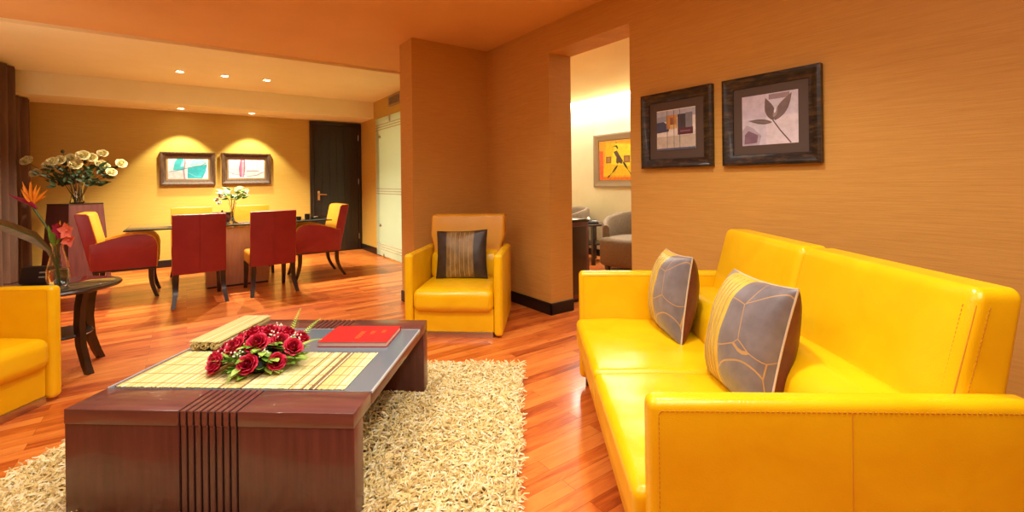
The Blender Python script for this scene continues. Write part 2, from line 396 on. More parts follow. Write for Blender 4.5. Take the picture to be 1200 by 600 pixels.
# ------------------------------------------------------------------ framed pictures
def picture(name, label, cat, w, h, loc, rz, bw, fmat, dep, mount, mount_w, polys, bg, fillet=None, slope=.012):
    """local: x along the picture, -y out of the wall, z up, origin at centre on the wall"""
    t = thing(name, label, cat, loc, rz)
    f = B(); W, H_ = w/2, h/2
    ring = [(0, 0), (0, dep), (bw*.25, dep+.004), (bw*.85, dep-slope), (bw, dep-slope-.002), (bw, 0)]
    cs = [(-1, -1), (1, -1), (1, 1), (-1, 1)]
    vs = [(sx*(W-i), -d_, sz*(H_-i)) for (sx, sz) in cs for (i, d_) in ring]
    n = len(ring); fs = [(c*n+i, c*n+i+1, ((c+1) % 4)*n+i+1, ((c+1) % 4)*n+i) for c in range(4) for i in range(n-1)]
    f.add(vs, fs); f.obj('frame', fmat, t, smooth=20)
    iw, ih = W-bw, H_-bw
    B().box(-iw, iw, -.010, -.001, -ih, ih).obj('mount', mount, t)
    if fillet:
        k = B(); q = .008
        for (a, c_, e, g_) in ((-iw, iw, -ih, -ih+q), (-iw, iw, ih-q, ih), (-iw, -iw+q, -ih, ih), (iw-q, iw, -ih, ih)): k.box(a, c_, -.016, -.010, e, g_)
        k.obj('fillet', fillet, t)
    pw, ph = iw-mount_w, ih-mount_w
    mats = [A(bg)]; k = B(); k.add([(-pw, -.0115, -ph), (pw, -.0115, -ph), (pw, -.0115, ph), (-pw, -.0115, ph)], [(0, 1, 2, 3)])
    for i, (c, pts) in enumerate(polys):
        if A(c) not in mats: mats.append(A(c))
        d_ = -.0118-.0002*i
        k.add([(-pw+2*pw*u, d_, -ph+2*ph*v_) for u, v_ in pts], [tuple(range(len(pts)))], mats.index(A(c)))
    k.obj('print', mats, t, smooth=None); return t
def stroke(pts, w0, w1=None, asp=1.):
    """thin brush stroke polygon through pts (unit square)"""
    w1 = w0 if w1 is None else w1; n = len(pts); L, Q = [], []
    for i, p in enumerate(pts):
        a = pts[max(0, i-1)]; c = pts[min(n-1, i+1)]; dx, dy = (c[0]-a[0]), (c[1]-a[1])*asp; l = math.hypot(dx, dy) or 1
        w_ = w0+(w1-w0)*i/(n-1); L.append((p[0]-dy/l*w_, p[1]+dx/l*w_/asp)); Q.append((p[0]+dy/l*w_, p[1]-dx/l*w_/asp))
    return L+Q[::-1]
def blade(p, q, w, n=9):
    """leaf-shaped polygon from p to q"""
    L, Q = [], []; dx, dy = q[0]-p[0], q[1]-p[1]; l = math.hypot(dx, dy)
    for i in range(n+1):
        t_ = i/n; ww = w*math.sin(math.pi*t_**.8)
        L.append((p[0]+dx*t_-dy/l*ww, p[1]+dy*t_+dx/l*ww)); Q.append((p[0]+dx*t_+dy/l*ww, p[1]+dy*t_-dx/l*ww))
    return L+Q[::-1][1:-1]
def rc(x0, y0, x1, y1): return [(x0, y0), (x1, y0), (x1, y1), (x0, y1)]

leafart = [((.52, .48, .60), rc(0, .55, .45, 1)), ((.66, .62, .70), rc(.45, .0, 1, .55)), ((.40, .36, .46), [(0, 0), (.32, 0), (.36, .18), (.22, .34), (.08, .42), (0, .30)]),
    ((.20, .12, .18), [(.04, .03), (.28, .05), (.30, .2), (.12, .3), (.05, .22)]), ((.30, .22, .26), rc(.5, .88, .86, .98)),
    ((.14, .10, .10), blade((.58, .46), (.44, .92), .085)), ((.18, .13, .13), blade((.60, .46), (.90, .96), .09)), ((.30, .25, .26), blade((.58, .52), (.66, .72), .035)),
    ((.16, .12, .12), blade((.56, .43), (.12, .50), .048)), ((.12, .08, .08), stroke([(.57, .47), (.70, .26), (.88, .01)], .010)), ((.30, .26, .27), stroke([(.15, .495), (.50, .435)], .004)),
    ((.70, .68, .76), blade((.60, .60), (.63, .74), .02))]
picture('framed_picture', 'larger square black framed print of brown leaves on lavender above sofa', 'picture', .532, .516, (XW, 1.249, 1.556), -90, .062, 'frame_b', .032, 'matb', .052, leafart, (.56, .54, .66))
absart = [((.42, .46, .58), rc(0, .80, 1, .98)), ((.06, .07, .14), [(0, .44), (.32, .46), (.34, .60), (.20, .70), (.12, .82), (0, .72)]), ((.30, .34, .46), [(0, .70), (.28, .72), (.28, .86), (0, .84)]),
    ((.55, .28, .08), rc(.26, .52, .54, .86)), ((.28, .10, .05), rc(.36, .62, .44, .80)), ((.70, .52, .22), rc(.36, .52, .52, .62)), ((.05, .05, .07), rc(.56, .52, .76, .86)), ((.20, .21, .26), rc(.76, .50, .93, .88)),
    ((.10, .03, .05), rc(.56, .36, .94, .52)), ((.24, .12, .16), rc(.62, .42, .88, .46)), ((.52, .48, .42), rc(0, .05, 1, .34)), ((.10, .12, .22), rc(0, 0, 1, .045))] + \
    [((.10, .09, .10), rc(u, .02, u+.012, .98)) for u in (.28, .46, .61)]
picture('framed_picture', 'smaller square black framed abstract print of dark blocks beside doorway', 'picture', .540, .517, (XW, 1.853, 1.558), -90, .062, 'frame_b', .032, 'matb', .06, absart, (.74, .72, .70))
a1 = [((.05, .42, .52), [(.12, .42), (.16, .80), (.24, 1), (.38, 1), (.38, .42)]), ((.30, .70, .78), [(.30, .60), (.36, .9), (.38, .6)]), ((.62, .52, .56), [(0, 0), (.36, 0), (.36, .36), (.10, .40), (0, .30)]),
    ((.34, .24, .34), stroke([(.40, 0), (.38, .4), (.42, .8), (.41, 1)], .028, .012)), ((.03, .38, .50), [(.47, .04), (.84, .02), (.93, .40), (.95, .72), (.70, .62), (.48, .52)]), ((.32, .70, .78), [(.52, .62), (.60, .96), (.90, .98), (.94, .80), (.72, .68)]),
    ((.05, .20, .32), stroke([(.02, .36), (.2, .40), (.45, .52), (.62, .60), (.82, .66), (.95, .80)], .012, .010)), ((.06, .28, .38), stroke([(.84, .04), (.92, .34), (.96, .74)], .010)), ((.20, .60, .70), stroke([(.50, .30), (.66, .14), (.82, .10)], .010))]
def bx_mid(a, c): return (a+c)/2
picture('framed_picture', 'wide walnut framed print with teal shapes, left on the dining back wall', 'picture', .69, .50, (.043, YB, 1.470), 0, .072, 'frame_w', .050, 'goldline', .022, a1, (.66, .68, .72), slope=.02)
a2 = [((.72, .66, .84), rc(.0, .5, .30, 1)), ((.46, .14, .30), [(.30, .06), (.42, .06), (.46, .5), (.46, 1), (.33, 1), (.28, .5)]), ((.72, .42, .56), [(.36, .1), (.41, .1), (.42, .95), (.37, .95)]), ((.76, .66, .86), rc(.50, .40, .78, .95)), ((.68, .72, .88), rc(.80, .3, 1, .95)),
    ((.22, .16, .34), stroke([(0, .34), (.15, .22), (.34, .16), (.46, .20)], .012)), ((.24, .16, .30), stroke([(.5, .38), (.7, .40), (.86, .38)], .014)), ((.30, .22, .40), stroke([(.50, .10), (.78, .16), (.98, .34)], .012)), ((.86, .86, .9), stroke([(.475, 0), (.475, 1)], .012))]
picture('framed_picture', 'wide walnut framed print with pink and violet shapes, nearer the black door', 'picture', .69, .495, (.814, YB, 1.474), 0, .072, 'frame_w', .050, 'goldline', .022, a2, (.66, .66, .72), slope=.02)
fig = [((.90, .60, .02), [(.10, .10), (.85, .12), (.92, .9), (.18, .95)]), ((.95, .80, .05), [(.28, .40), (.72, .34), (.85, .85), (.4, .92)]), ((.80, .22, .02), rc(0, 0, 1, .07)), ((.82, .16, .05), rc(0, 0, .10, .75)),
    ((.34, .16, .05), rc(.17, .43, .30, .60)), ((.46, .24, .08), rc(.20, .46, .27, .57)), ((.34, .16, .05), rc(.60, .43, .74, .60)), ((.46, .24, .08), rc(.63, .46, .71, .57)),
    ((.03, .03, .03), [(.405, .935), (.425, .95), (.44, .935), (.425, .915)]), ((.03, .03, .03), [(.31, .83), (.40, .87), (.44, .87), (.47, .80), (.45, .77), (.42, .83), (.38, .845)]),
    ((.12, .08, .07), [(.36, .71), (.44, .74), (.50, .62), (.46, .55), (.41, .60)]), ((.10, .06, .05), [(.43, .60), (.50, .62), (.58, .48), (.55, .40), (.48, .44), (.46, .40), (.42, .44)]),
    ((.04, .03, .03), blade((.46, .38), (.31, .16), .022)), ((.04, .03, .03), blade((.58, .46), (.70, .24), .022)), ((.04, .03, .03), blade((.26, .13), (.20, .05), .014)), ((.04, .03, .03), blade((.74, .18), (.82, .06), .016)), ((.03, .03, .03), stroke([(.30, .17), (.24, .08)], .006)), ((.03, .03, .03), stroke([(.70, .24), (.78, .12)], .006))]
picture('framed_picture', 'yellow painting of a striding dark figure in grey frame beyond the doorway', 'picture', 1.06, .84, (XN, 4.72, 1.53), -90, .10, 'frame_g', .035, 'frame_g', .012, fig, (.90, .42, .03))

# ------------------------------------------------------------------ sofa
def make_sofa():
    t = thing('sofa', 'long mustard yellow leather sofa with two back cushions by the right wall', 'sofa')
    place(t, .362, 1.942, 0, -2.3)
    D, L0, L1 = .925, .757, .828
    for sg in (-1, 1):
        y0, y1 = sorted((sg*L0, sg*L1))
        a = B().soft(0, D, y0, y1, .05, .68, .026, sub=5).obj('armrest', 'leather', t)
        e = sg*(L1+.0008) if sg < 0 else sg*(L0-.0008)
        p = [(.023, e, .07), (.023, e, .648), (.028, e, .656), (D-.03, e, .656)]
        stitches(p).obj('stitching', 'stitch', a)
        B().tube([(.482, e, .06), (.482, e, .655)], .0013, 6).obj('seam', 'leather_d', a)
    def frontcurve(x, y, z):
        if x < .06: x += .05*max(0, (.30-z)/.25)*(1 if x < .06 else 0)
        return x, y, z
    for y0, y1 in ((-.754, -.002), (.002, .754)):
        def wrin(x, y, z, y0=y0, y1=y1):
            if z > .36: z += .010*noise.noise(Vector((x*4, y*9, 1.3)))*min(1, max(0, (x+.01)*9))
            return frontcurve(x, y, z)
        s = B().soft(-.024, .62, y0, y1, .16, .408, .030, fn=wrin, sub=14, puff=(.0, 0, .014)).obj('seat_cushion', 'leather', t)
        pz = .385
        B().tube([(-.0215, y0+.03, pz), (-.0225, (y0+y1)/2, pz), (-.0215, y1-.03, pz)], .003, 6).obj('piping', 'leather_d', s)
        bo = B().soft(.56, .78, y0, y1, .37, .605, .075, fn=lambda x, y, z: (x+.16*(z-.40), y, z), sub=6, puff=(.015, 0, .01)).obj('lumbar_cushion', 'leather', t)
        def lean(x, y, z):
            fr, re = .783+.26*(z-.67), .925+.17*(z-.67)
            k = (x-.70)/.20
            return fr+(re-fr)*k, y, z
        bk = B().soft(.70, .90, y0, y1, .40, .932, .034, fn=lean, sub=8, puff=(.012, 0, 0)).obj('back_cushion', 'leather', t)
        e = y0 if y0 < -.1 else y0
        fx = lambda z: .783+.26*(z-.67)
        if y0 < -.1:
            B().tube([(fx(z_)+.009, e+.009, z_) for z_ in (.45, .6, .75, .89)], .0026, 6).obj('seam', 'stitch', bk)
            stitches([(fx(.45)+.034, e-.0004, .45), (fx(.89)+.034, e-.0004, .89)], rad=.0016).obj('stitching', 'stitch', bk)
            stitches([(fx(.45)-.001, e+.034, .45), (fx(.89)-.001, e+.034, .89)], rad=.0016).obj('stitching', 'stitch', bk)
    B().soft(.03, .60, -.750, .750, .06, .17, .012, sub=3).obj('front_panel', 'leather', t)
    B().soft(.60, .915, -.750, .750, .06, .42, .02, sub=3).obj('rear_frame', 'leather_d', t)
    for x in (.06, .84):
        for y in (-.79, .79): B().box(x-.025, x+.025, y-.022, y+.022, 0, .058, bev=.004).obj('foot', 'darkwood', t)
make_sofa()

# ------------------------------------------------------------------ armchairs
def make_armchair():
    t = thing('armchair', '', 'armchair')
    W, D = .39, .76
    for sg in (-1, 1):
        x0, x1 = sorted((sg*.322, sg*W))
        def slant(x, y, z): return x, y, z-(.015*max(0, y/D) if z > .4 else 0)
        a = B().soft(x0, x1, 0, D, .018, .655, .026, fn=slant, sub=5).obj('armrest', 'leather', t)
        e = sg*(.322-.0008)
        stitches([(e, .022, .38), (e, .022, .63), (e, .035, .638), (e, D-.05, .628)]).obj('stitching', 'stitch', a)
    B().soft(-.319, .319, -.015, .56, .205, .375, .05, sub=8, puff=(0, .008, .018), fn=lambda x, y, z: (x, y, z+.003*noise.noise(Vector((x*6, y*6, 0))))).obj('seat_cushion', 'leather', t)
    B().soft(-.319, .319, .028, .70, .04, .225, .01, sub=3).obj('front_panel', 'leather', t)
    B().box(-.312, .312, .022, .70, 0, .042, bev=.003).obj('plinth', 'metal', t)
    B().soft(-.318, .318, .50, .68, .34, .60, .07, fn=lambda x, y, z: (x, y+.12*(z-.4), z), sub=6, puff=(0, .012, .012)).obj('lumbar_cushion', 'leather', t)
    B().soft(-.345, .345, .60, .75, .375, .918, .028, fn=lambda x, y, z: (x*(.92 if z < .66 else 1), y+.18*(z-.45), z), sub=6, puff=(0, .012, 0)).obj('backrest', 'leather_d', t)  # shadow on the back is put into the darker leather colour
    return t
ac = make_armchair(); place(ac, -.474, 3.562, 0, -5)
tag(ac, 'mustard leather armchair with a bronze striped cushion against the wall pier', 'armchair')
ac2 = copy_tree(ac); place(ac2, -2.622, 2.255, 0, 88)
tag(ac2, 'yellow leather armchair cut off at the left edge beside round end table', 'armchair')

# ------------------------------------------------------------------ scatter cushions
def cushion(name, label, w, h, t_, bands, mats, backmat, pip):
    """local: x across, z up, faces -y; bands = [(u0,u1,material index)]"""
    t = thing(name, label, 'cushion')
    def P(u, v, sg):
        a = w/2*u*(1-.06*(1-v*v)); c = h/2*v*(1-.06*(1-u*u)); e = max(0, (1-u*u)*(1-v*v))**.42
        wr = .006*noise.noise(Vector((u*2.5, v*2.5, sg*3)))*e
        return (a, sg*(t_/2*e+wr), c)
    n = 26; f = B(); us = [-1+2*i/n for i in range(n+1)]
    us = [math.copysign(1-(1-abs(u))**1.5, u) for u in us]
    cuts = sorted(set([b_[0] for b_ in bands]+[b_[1] for b_ in bands]))
    us = sorted(set(us+cuts))
    vs2 = [math.copysign(1-(1-abs(-1+2*j/n))**1.5, -1+2*j/n) for j in range(n+1)]
    for i in range(len(us)-1):
        mid = (us[i]+us[i+1])/2; mi = next(b_[2] for b_ in bands if b_[0] <= mid <= b_[1])
        for j in range(n):
            f.add([P(us[i], vs2[j], -1), P(us[i+1], vs2[j], -1), P(us[i+1], vs2[j+1], -1), P(us[i], vs2[j+1], -1)], [(0, 1, 2, 3)], mi)
    bm = bmesh.new(); tmp = f.obj('front_cover', mats, t, smooth=None); bm.from_mesh(tmp.data); bmesh.ops.remove_doubles(bm, verts=bm.verts[:], dist=1e-5); bm.to_mesh(tmp.data); bm.free()
    tmp.data.polygons.foreach_set('use_smooth', [True]*len(tmp.data.polygons))
    pl = B(); any_=False
    for u0, u1, mi in bands:
        if mi == 0 and len(bands) > 1:
            for k in range(1, 6):
                u = u0+(u1-u0)*k/6; pl.tube([(p[0], p[1]-.001, p[2]) for p in (P(u, -.96+1.92*q/14, -1) for q in range(15))], .0024, 5); any_ = True
    if any_: pl.obj('pleats', 'thread', tmp)
    bk = B().grid(lambda a, c: P(-(math.copysign(1-(1-abs(2*a-1))**1.5, 2*a-1)), math.copysign(1-(1-abs(2*c-1))**1.5, 2*c-1), 1), n, n); bk.obj('back_cover', backmat, t, smooth=180)
    ring = [P(-1+2*k/12, -1, -1) for k in range(12)]+[P(1, -1+2*k/12, -1) for k in range(12)]+[P(1-2*k/12, 1, -1) for k in range(12)]+[P(-1, 1-2*k/12, -1) for k in range(13)]
    B().tube(ring, .004, 6, cap=False).obj('piping', 'piping' if pip else 'silkdark', t)
    return t
def pose(o, X, Y, Z, yaw, lean, roll=0):
    x, y = at(X, Y); o.location = (x, y, Z)
    o.rotation_euler = (Matrix.Rotation(R(A0+yaw), 3, 'Z') @ Matrix.Rotation(R(-lean), 3, 'X') @ Matrix.Rotation(R(roll), 3, 'Y')).to_euler()
c1 = cushion('cushion', 'grey silk cushion with yellow pleated band at far end of sofa', .45, .43, .22, [(-1, .12, 0), (.12, 1, 1)], ['silkyel', 'silkgrey'], 'maroon', True)
pose(c1, .858, 2.455, .612, -92-1, 9, -3)
c2 = cushion('cushion', 'grey silk cushion with yellow pleated band, nearer one behind sofa arm', .48, .46, .24, [(-1, -.74, 2), (-.74, .10, 0), (.10, 1, 1)], ['silkyel', 'silkgrey', 'silklight'], 'maroon', True)
pose(c2, .905, 1.76, .612, -92-1, 15, -3)
c3 = cushion('cushion', 'dark brown cushion with wide bronze centre stripe on corner armchair', .45, .42, .15, [(-1, -.58, 1), (-.58, .52, 0), (.52, 1, 1)], ['silkgold', 'silkdark'], 'silkdark', False)
pose(c3, -.445, 3.985, .588, -6, 14, -2)

# ------------------------------------------------------------------ coffee table
def make_coffee_table():
    t = thing('coffee_table', 'low square red brown coffee table with grooved ends and smoked glass inset', 'coffee table')
    place(t, -1.062, 2.147, 0, -3)
    W, D, Z, TH, bd, pt = .532, .535, .42, .054, .168, .085
    gx = [-.100+i*.0262 for i in range(9)]
    def grooved(b, y0, y1, z0, z1, back):
        b.box(-W, gx[0]-.004, y0, y1, z0, z1, 0, .003); b.box(gx[8]+.004, W, y0, y1, z0, z1, 0, .003)
        for i in range(8): b.box(gx[i]+.004, gx[i+1]-.004, y0, y1, z0, z1, 0, .002, 1)
        b.box(gx[0]-.006, gx[8]+.006, *back, 1)
    for sg in (-1, 1):
        y0, y1 = sorted((sg*D, sg*(D-bd)))
        b = B(); grooved(b, y0, y1, Z-TH, Z, (y0+.006, y1-.006, Z-TH+.006, Z-.007)); b.obj('end_band', ['tabletopwood', 'groove'], t)
        y0, y1 = sorted((sg*(D-.003), sg*(D-pt)))
        b = B(); grooved(b, y0, y1, .013, Z-TH, (y0+.007, y1-.007, .013, Z-TH)); b.obj('end_panel', ['tablewood', 'groove'], t)
    yy = D-bd
    for sg in (-1, 1): 
        x0, x1 = sorted((sg*W, sg*(W-.035))); B().box(x0, x1, -yy, yy, Z-TH, Z-.012, bev=.002).obj('side_rail', 'tablewood', t)
    g = B().box(-W+.001, W-.001, -yy+.002, yy-.002, Z-.012, Z, bev=.0015, seg=1).obj('glass_inset', 'greyglass', t)
    e = B()
    for sg in (-1, 1): e.box(sg*W-.004, sg*W+.004, -yy+.003, yy-.003, Z-.010, Z+.0008, bev=.001, seg=1)
    e.box(-W, W, yy-.005, yy+.001, Z-.010, Z+.0008)
    e.obj('glass_rim', 'glassedge', g)
    return t
make_coffee_table()
ROT_T = -3
def on_table(dx, dy):   # coffee table local -> seating frame
    a = R(ROT_T); return -1.062+dx*math.cos(a)-dy*math.sin(a), 2.147+dx*math.sin(a)+dy*math.cos(a)
# flat reed runner
b = B(); x = -.490; i = 0
while x < .445:
    wd = random.choice((.006, .007, .008, .010)); wob = random.uniform(-.003, .003)
    b.box(x, x+wd*.94, -.362+wob, .012+wob, 0, .0035+random.uniform(0, .0015), random.choices(range(5), (5, 5, 3, 1.3, 3))[0], .0012, 1); x += wd
rn = b.obj('table_runner', ['reed%d' % k for k in range(5)])
th = B()
for yy in (-.33, -.24, -.15, -.06): th.tube([(-.49, yy, .0052), (.445, yy, .0052)], .0009, 4)
th.obj('binding_thread', 'thread', rn)
tag(rn, 'flat reed table runner under the red roses on the coffee table', 'table runner')
place(rn, *on_table(-.02, .0), .4212, -3)
# rolled reed runner
rl = thing('table_runner', 'rolled up reed table runner behind the flat one on the coffee table', 'table runner')
place(rl, *on_table(-.425, .235), .4212, -3)
b = B()
for cx in (-.050, .0, .049):
    for k in range(46):
        a = k*.36; rr = .0215-.00040*k
        if rr < .006: break
        px, pz = cx+rr*math.cos(a), .0235+rr*math.sin(a)*.90
        ln = random.uniform(-.004, .004)
        b.tube([(px, -.215+ln, pz), (px, .215+ln, pz)], .0026, 5, random.choices(range(5), (4, 5, 3, 1.2, 2))[0])
for k in range(24):
    px = -.075+k*.0065
    b.tube([(px, -.215, .0455), (px, .215, .0455)], .0028, 5, random.choices(range(5), (5, 5, 3, .6, 2))[0])
b.obj('reed_roll', ['reed%d' % k for k in range(5)], rl)
# book
bk = thing('book', 'red hardcover book with gold lettering lying on the glass of the coffee table', 'book')
place(bk, -.786, 2.352, .4212, -2)
cv = B(); cv.box(-.172, .172, -.125, .125, 0, .003, bev=.001, seg=1); cv.box(-.172, .172, -.125, .125, .021, .024, bev=.001, seg=1); cv.box(-.172, .172, .122, .126, 0, .024, bev=.001, seg=1)
cv.obj('cover', 'bookred', bk); B().box(-.167, .167, -.120, .122, .003, .021).obj('pages', 'paper', bk)
def glyphs(x0, y0, n, sz):
    gm = B()
    for k in range(n):
        yy = y0+k*sz*.62
        gm.box(x0-sz/2, x0+sz/2, yy, yy+sz*.13, .024, .0246)
        if k % 3 != 2: gm.box(x0-sz*.5, x0-sz*.36, yy, yy+sz*.45, .024, .0246)
        if k % 2: gm.box(x0+sz*.36, x0+sz*.5, yy, yy+sz*.45, .024, .0246)
        else: gm.box(x0-sz*.07, x0+sz*.07, yy, yy+sz*.4, .024, .0246)
    gm.box(x0-sz*.5, x0-sz*.44, y0, y0+(n-.4)*sz*.62, .024, .0245)
    gm.obj('gold_lettering', 'gold', bk)
glyphs(.004, -.07, 8, .022); glyphs(.056, -.005, 4, .020); glyphs(.108, .015, 4, .018)

# ------------------------------------------------------------------ flowers
def petal(b, base, ang, r0, r1, z0, z1, wid, curl=.3, m=0, nu=5, nv=5):
    ca, sa = math.cos(ang), math.sin(ang)
    def f(u, v):
        s = (u-.5)*2; ww = wid*math.sin(math.pi*(.16+.74*v))**.7; rr = r0+(r1-r0)*v**1.3-.25*wid*abs(s)**2*(1-curl*v)
        z = z0+(z1-z0)*v-.15*(z1-z0)*abs(s)**2.5*v-curl*.2*(z1-z0)*max(0, v-.75)*4
        a = s*ww
        return (base[0]+ca*rr-sa*a, base[1]+sa*rr+ca*a, base[2]+z)
    b.grid(f, nu, nv, m)
def rose_mesh(b, r=1., m=(0, 1), c=(0, 0, 0), seed=0):
    rn_ = random.Random(seed)
    for lay, (n, r0, r1, h, wd) in enumerate(((3, .08, .15, .84, .22), (4, .16, .32, .92, .34), (5, .26, .54, .90, .46), (5, .36, .78, .78, .56), (6, .44, .98, .56, .62))):
        for k in range(n):
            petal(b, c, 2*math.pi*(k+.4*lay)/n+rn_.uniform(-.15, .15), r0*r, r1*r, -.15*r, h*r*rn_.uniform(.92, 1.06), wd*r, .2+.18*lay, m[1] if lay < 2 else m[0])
    b.lathe([(.02*r, .62*r), (.12*r, .55*r), (.16*r, .2*r), (.3*r, -.1*r), (.15*r, -.25*r)], 10, c, m[1])
def leafblade(b, p, q, w, m=0, droop=0., up=(0, 0, 1), fold=.25, n=7):
    p, q = Vector(p), Vector(q); d = q-p; L = d.length; d.normalize(); up = Vector(up)
    sd = d.cross(up)
    if sd.length < 1e-3: sd = Vector((1, 0, 0))
    sd.normalize(); nn = sd.cross(d)
    def f(u, v):
        s = (u-.5)*2; ww = w*math.sin(math.pi*min(1, .04+.96*v**.75))
        return p+d*(L*v)+sd*(s*ww)+nn*(abs(s)*fold*ww)-Vector((0, 0, droop*v*v))
    b.grid(f, 4, n, m)
def orient(o, d):
    o.rotation_euler = Vector((0, 0, 1)).rotation_difference(Vector(d)).to_euler()

bq = thing('rose_arrangement', 'low arrangement of red roses and green leaves on the coffee table runner', 'flowers')
place(bq, -1.105, 2.005, .4262, 0)
rb = B(); rose_mesh(rb, .047, seed=3)
first = None
spots = [(.005, -.115, .045, .95), (-.135, -.095, .040, .95), (.10, -.075, .040, .85), (-.145, .0, .070, .9), (-.085, -.045, .092, 1.), (.0, -.035, .098, 1.1), (.075, .005, .092, 1.), (.135, -.01, .075, .95), (-.06, .045, .115, 1.), (.005, .055, .120, .95), (-.125, .065, .085, .9), (.065, .085, .105, .9), (.13, .085, .085, .8), (-.02, .12, .10, .9), (-.165, -.055, .05, .8)]
for (x, y, z, s) in spots:
    o = rb.obj('rose', ['rose', 'rosed'], bq) if first is None else first.copy()
    if first is None: first = o
    else: COL.objects.link(o); o.parent = bq
    o.location = (x, y, z); o.scale = (s, s, s); dv = Vector((x*3.4, y*3.6-.25, .55)).normalized(); orient(o, dv)
    o.rotation_euler.rotate_axis('Z', random.uniform(0, 6))
B().lathe([(.0, 0), (.09, 0), (.105, .02), (.095, .045), (.06, .07), (0, .085)], 18, close=False).obj('foliage_mound', 'leafd', bq)
rng = random.Random(5)
lv = [B(), B()]
for k in range(70):
    a = rng.uniform(0, 6.28); rr = rng.uniform(.11, .17); z0 = rng.uniform(.012, .060)
    p = (math.cos(a)*rr*.9, math.sin(a)*rr*.8, z0); ln = rng.uniform(.04, .065)
    q = (p[0]+math.cos(a)*ln, p[1]+math.sin(a)*ln*.9, z0+rng.uniform(-.02, .03)); q = (q[0], q[1], max(.004, q[2]))
    leafblade(lv[k % 2], p, q, rng.uniform(.014, .020))
for k in range(130):
    a = rng.uniform(0, 6.28); rr = rng.uniform(.02, .14); p = (math.cos(a)*rr*1.05, math.sin(a)*rr*.9, .100-.45*rr+rng.uniform(0, .02))
    leafblade(lv[k % 2], p, (p[0]+rng.uniform(-.03, .03)+p[0]*.15, p[1]+rng.uniform(-.03, .03)-.01, p[2]+rng.uniform(.01, .035)), rng.uniform(.012, .017))
for k in range(64):
    a = rng.uniform(0, 6.28); rr = rng.uniform(.05, .115); h_ = .105-5.0*rr*rr
    d3 = Vector((math.cos(a), math.sin(a)*.95, .25-rr*3.)).normalized(); p = Vector((math.cos(a)*rr*1.1, math.sin(a)*rr*.95, h_+.012))
    leafblade(lv[k % 2], p, p+d3*rng.uniform(.05, .07), rng.uniform(.014, .019), up=(math.cos(a)*.5, math.sin(a)*.5, 1))
lv[0].obj('leaves', 'leaf', bq); lv[1].obj('leaves', 'leafl', bq)
def fern(b, p, d, L, w, n=11):
    p, d = Vector(p), Vector(d).normalized(); sd = d.cross(Vector((0, 0, 1))).normalized()
    b.tube([p, p+d*L*.5+Vector((0, 0, .006)), p+d*L], .0012, 5)
    for i in range(n):
        t_ = (i+.5)/n; c = p+d*L*t_+Vector((0, 0, .006*math.sin(math.pi*t_)+.001)); ww = w*(1-t_*.8)
        for s in (-1, 1): leafblade(b, c, c+sd*s*ww+d*ww*.5, ww*.20, n=4)
for p, d, L in (((-.03, -.13, .03), (.0, -1, -.26), .085), ((.14, .10, .10), (.5, .8, .55), .10), ((.155, .03, .075), (1, .30, .20), .09), ((.09, .10, .12), (.12, .5, .9), .10), ((.165, -.04, .05), (1, .0, -.15), .075)):
    b = B(); fern(b, p, d, L, .024); b.obj('fern_frond', 'leafl', bq)
gy = B()
for (cx, cy, cz) in ((.02, .10, .145), (.05, .02, .125), (.045, -.075, .082), (-.05, -.10, .085), (-.165, .03, .08), (-.10, .10, .10), (.12, .05, .11), (-.12, -.05, .085)):
    for k in range(14):
        p = (cx+rng.gauss(0, .014), cy+rng.gauss(0, .014), cz+rng.gauss(0, .009)); gy.lathe([(0, -.004), (.0035, -.002), (.0042, .001), (.002, .004), (0, .0045)], 6, p, close=False)
o = gy.obj('filler_blossom', 'white_fl', bq)

# ------------------------------------------------------------------ shag rug
rg = B().box(-1.04, 1.04, -.90, .90, 0, .012, bev=.004, seg=1).obj('rug', 'shagbase')
place(rg, -1.030, 2.105, 0, -2)
tag(rg, 'thick straw coloured shag rug under the coffee table', 'rug')
def pile():
    rnd = random.Random(9); V = []; F = []; MI = []
    def yarn(x, y, base, ln, wd):
        a = rnd.uniform(0, 6.283); ux, uy = math.cos(a), math.sin(a); sx, sy = -uy, ux
        p = [x, y, base]; o = len(V); th = rnd.uniform(.1, .7); bend = rnd.uniform(.5, 1.1)
        for i in range(4):
            t_ = i/3; w_ = wd*(1-.35*t_*t_)
            # three-sided yarn section
            nz = math.cos(th); nx = -math.sin(th)
            V.append((p[0]+sx*w_, p[1]+sy*w_, p[2])); V.append((p[0]-sx*w_, p[1]-sy*w_, p[2])); V.append((p[0]-ux*nz*w_*1.3, p[1]-uy*nz*w_*1.3, p[2]+abs(nx)*w_*1.3))
            st = ln/3; p[0] += ux*math.sin(th)*st; p[1] += uy*math.sin(th)*st; p[2] = max(.016, p[2]+math.cos(th)*st); th += bend*.75
            tw = rnd.uniform(-.5, .5); ux, uy = ux*math.cos(tw)-uy*math.sin(tw), ux*math.sin(tw)+uy*math.cos(tw); sx, sy = -uy, ux
        m_ = rnd.choices((0, 1, 2), (5, 3, 3))[0]
        for i in range(3):
            k = o+i*3
            for a_, c_ in ((0, 1), (1, 2), (2, 0)): F.append((k+a_, k+c_, k+3+c_, k+3+a_)); MI.append(m_)
        F.append((o+9, o+10, o+11)); MI.append(m_)
    n = 0
    for i in range(46000):
        x, y = rnd.uniform(-1.05, 1.05), rnd.uniform(-.91, .91)
        if abs(x-.0) < .44 and abs(y) < .40 and rnd.random() < .6: continue
        yarn(x, y, .010, rnd.uniform(.042, .066), rnd.uniform(.0033, .0050))
    b = B(); b.v = V; b.f = F; b.mi = MI; return b
o = pile().obj('pile', ['shag1', 'shag2', 'shag3'], rg, smooth=None); o['kind'] = 'stuff'

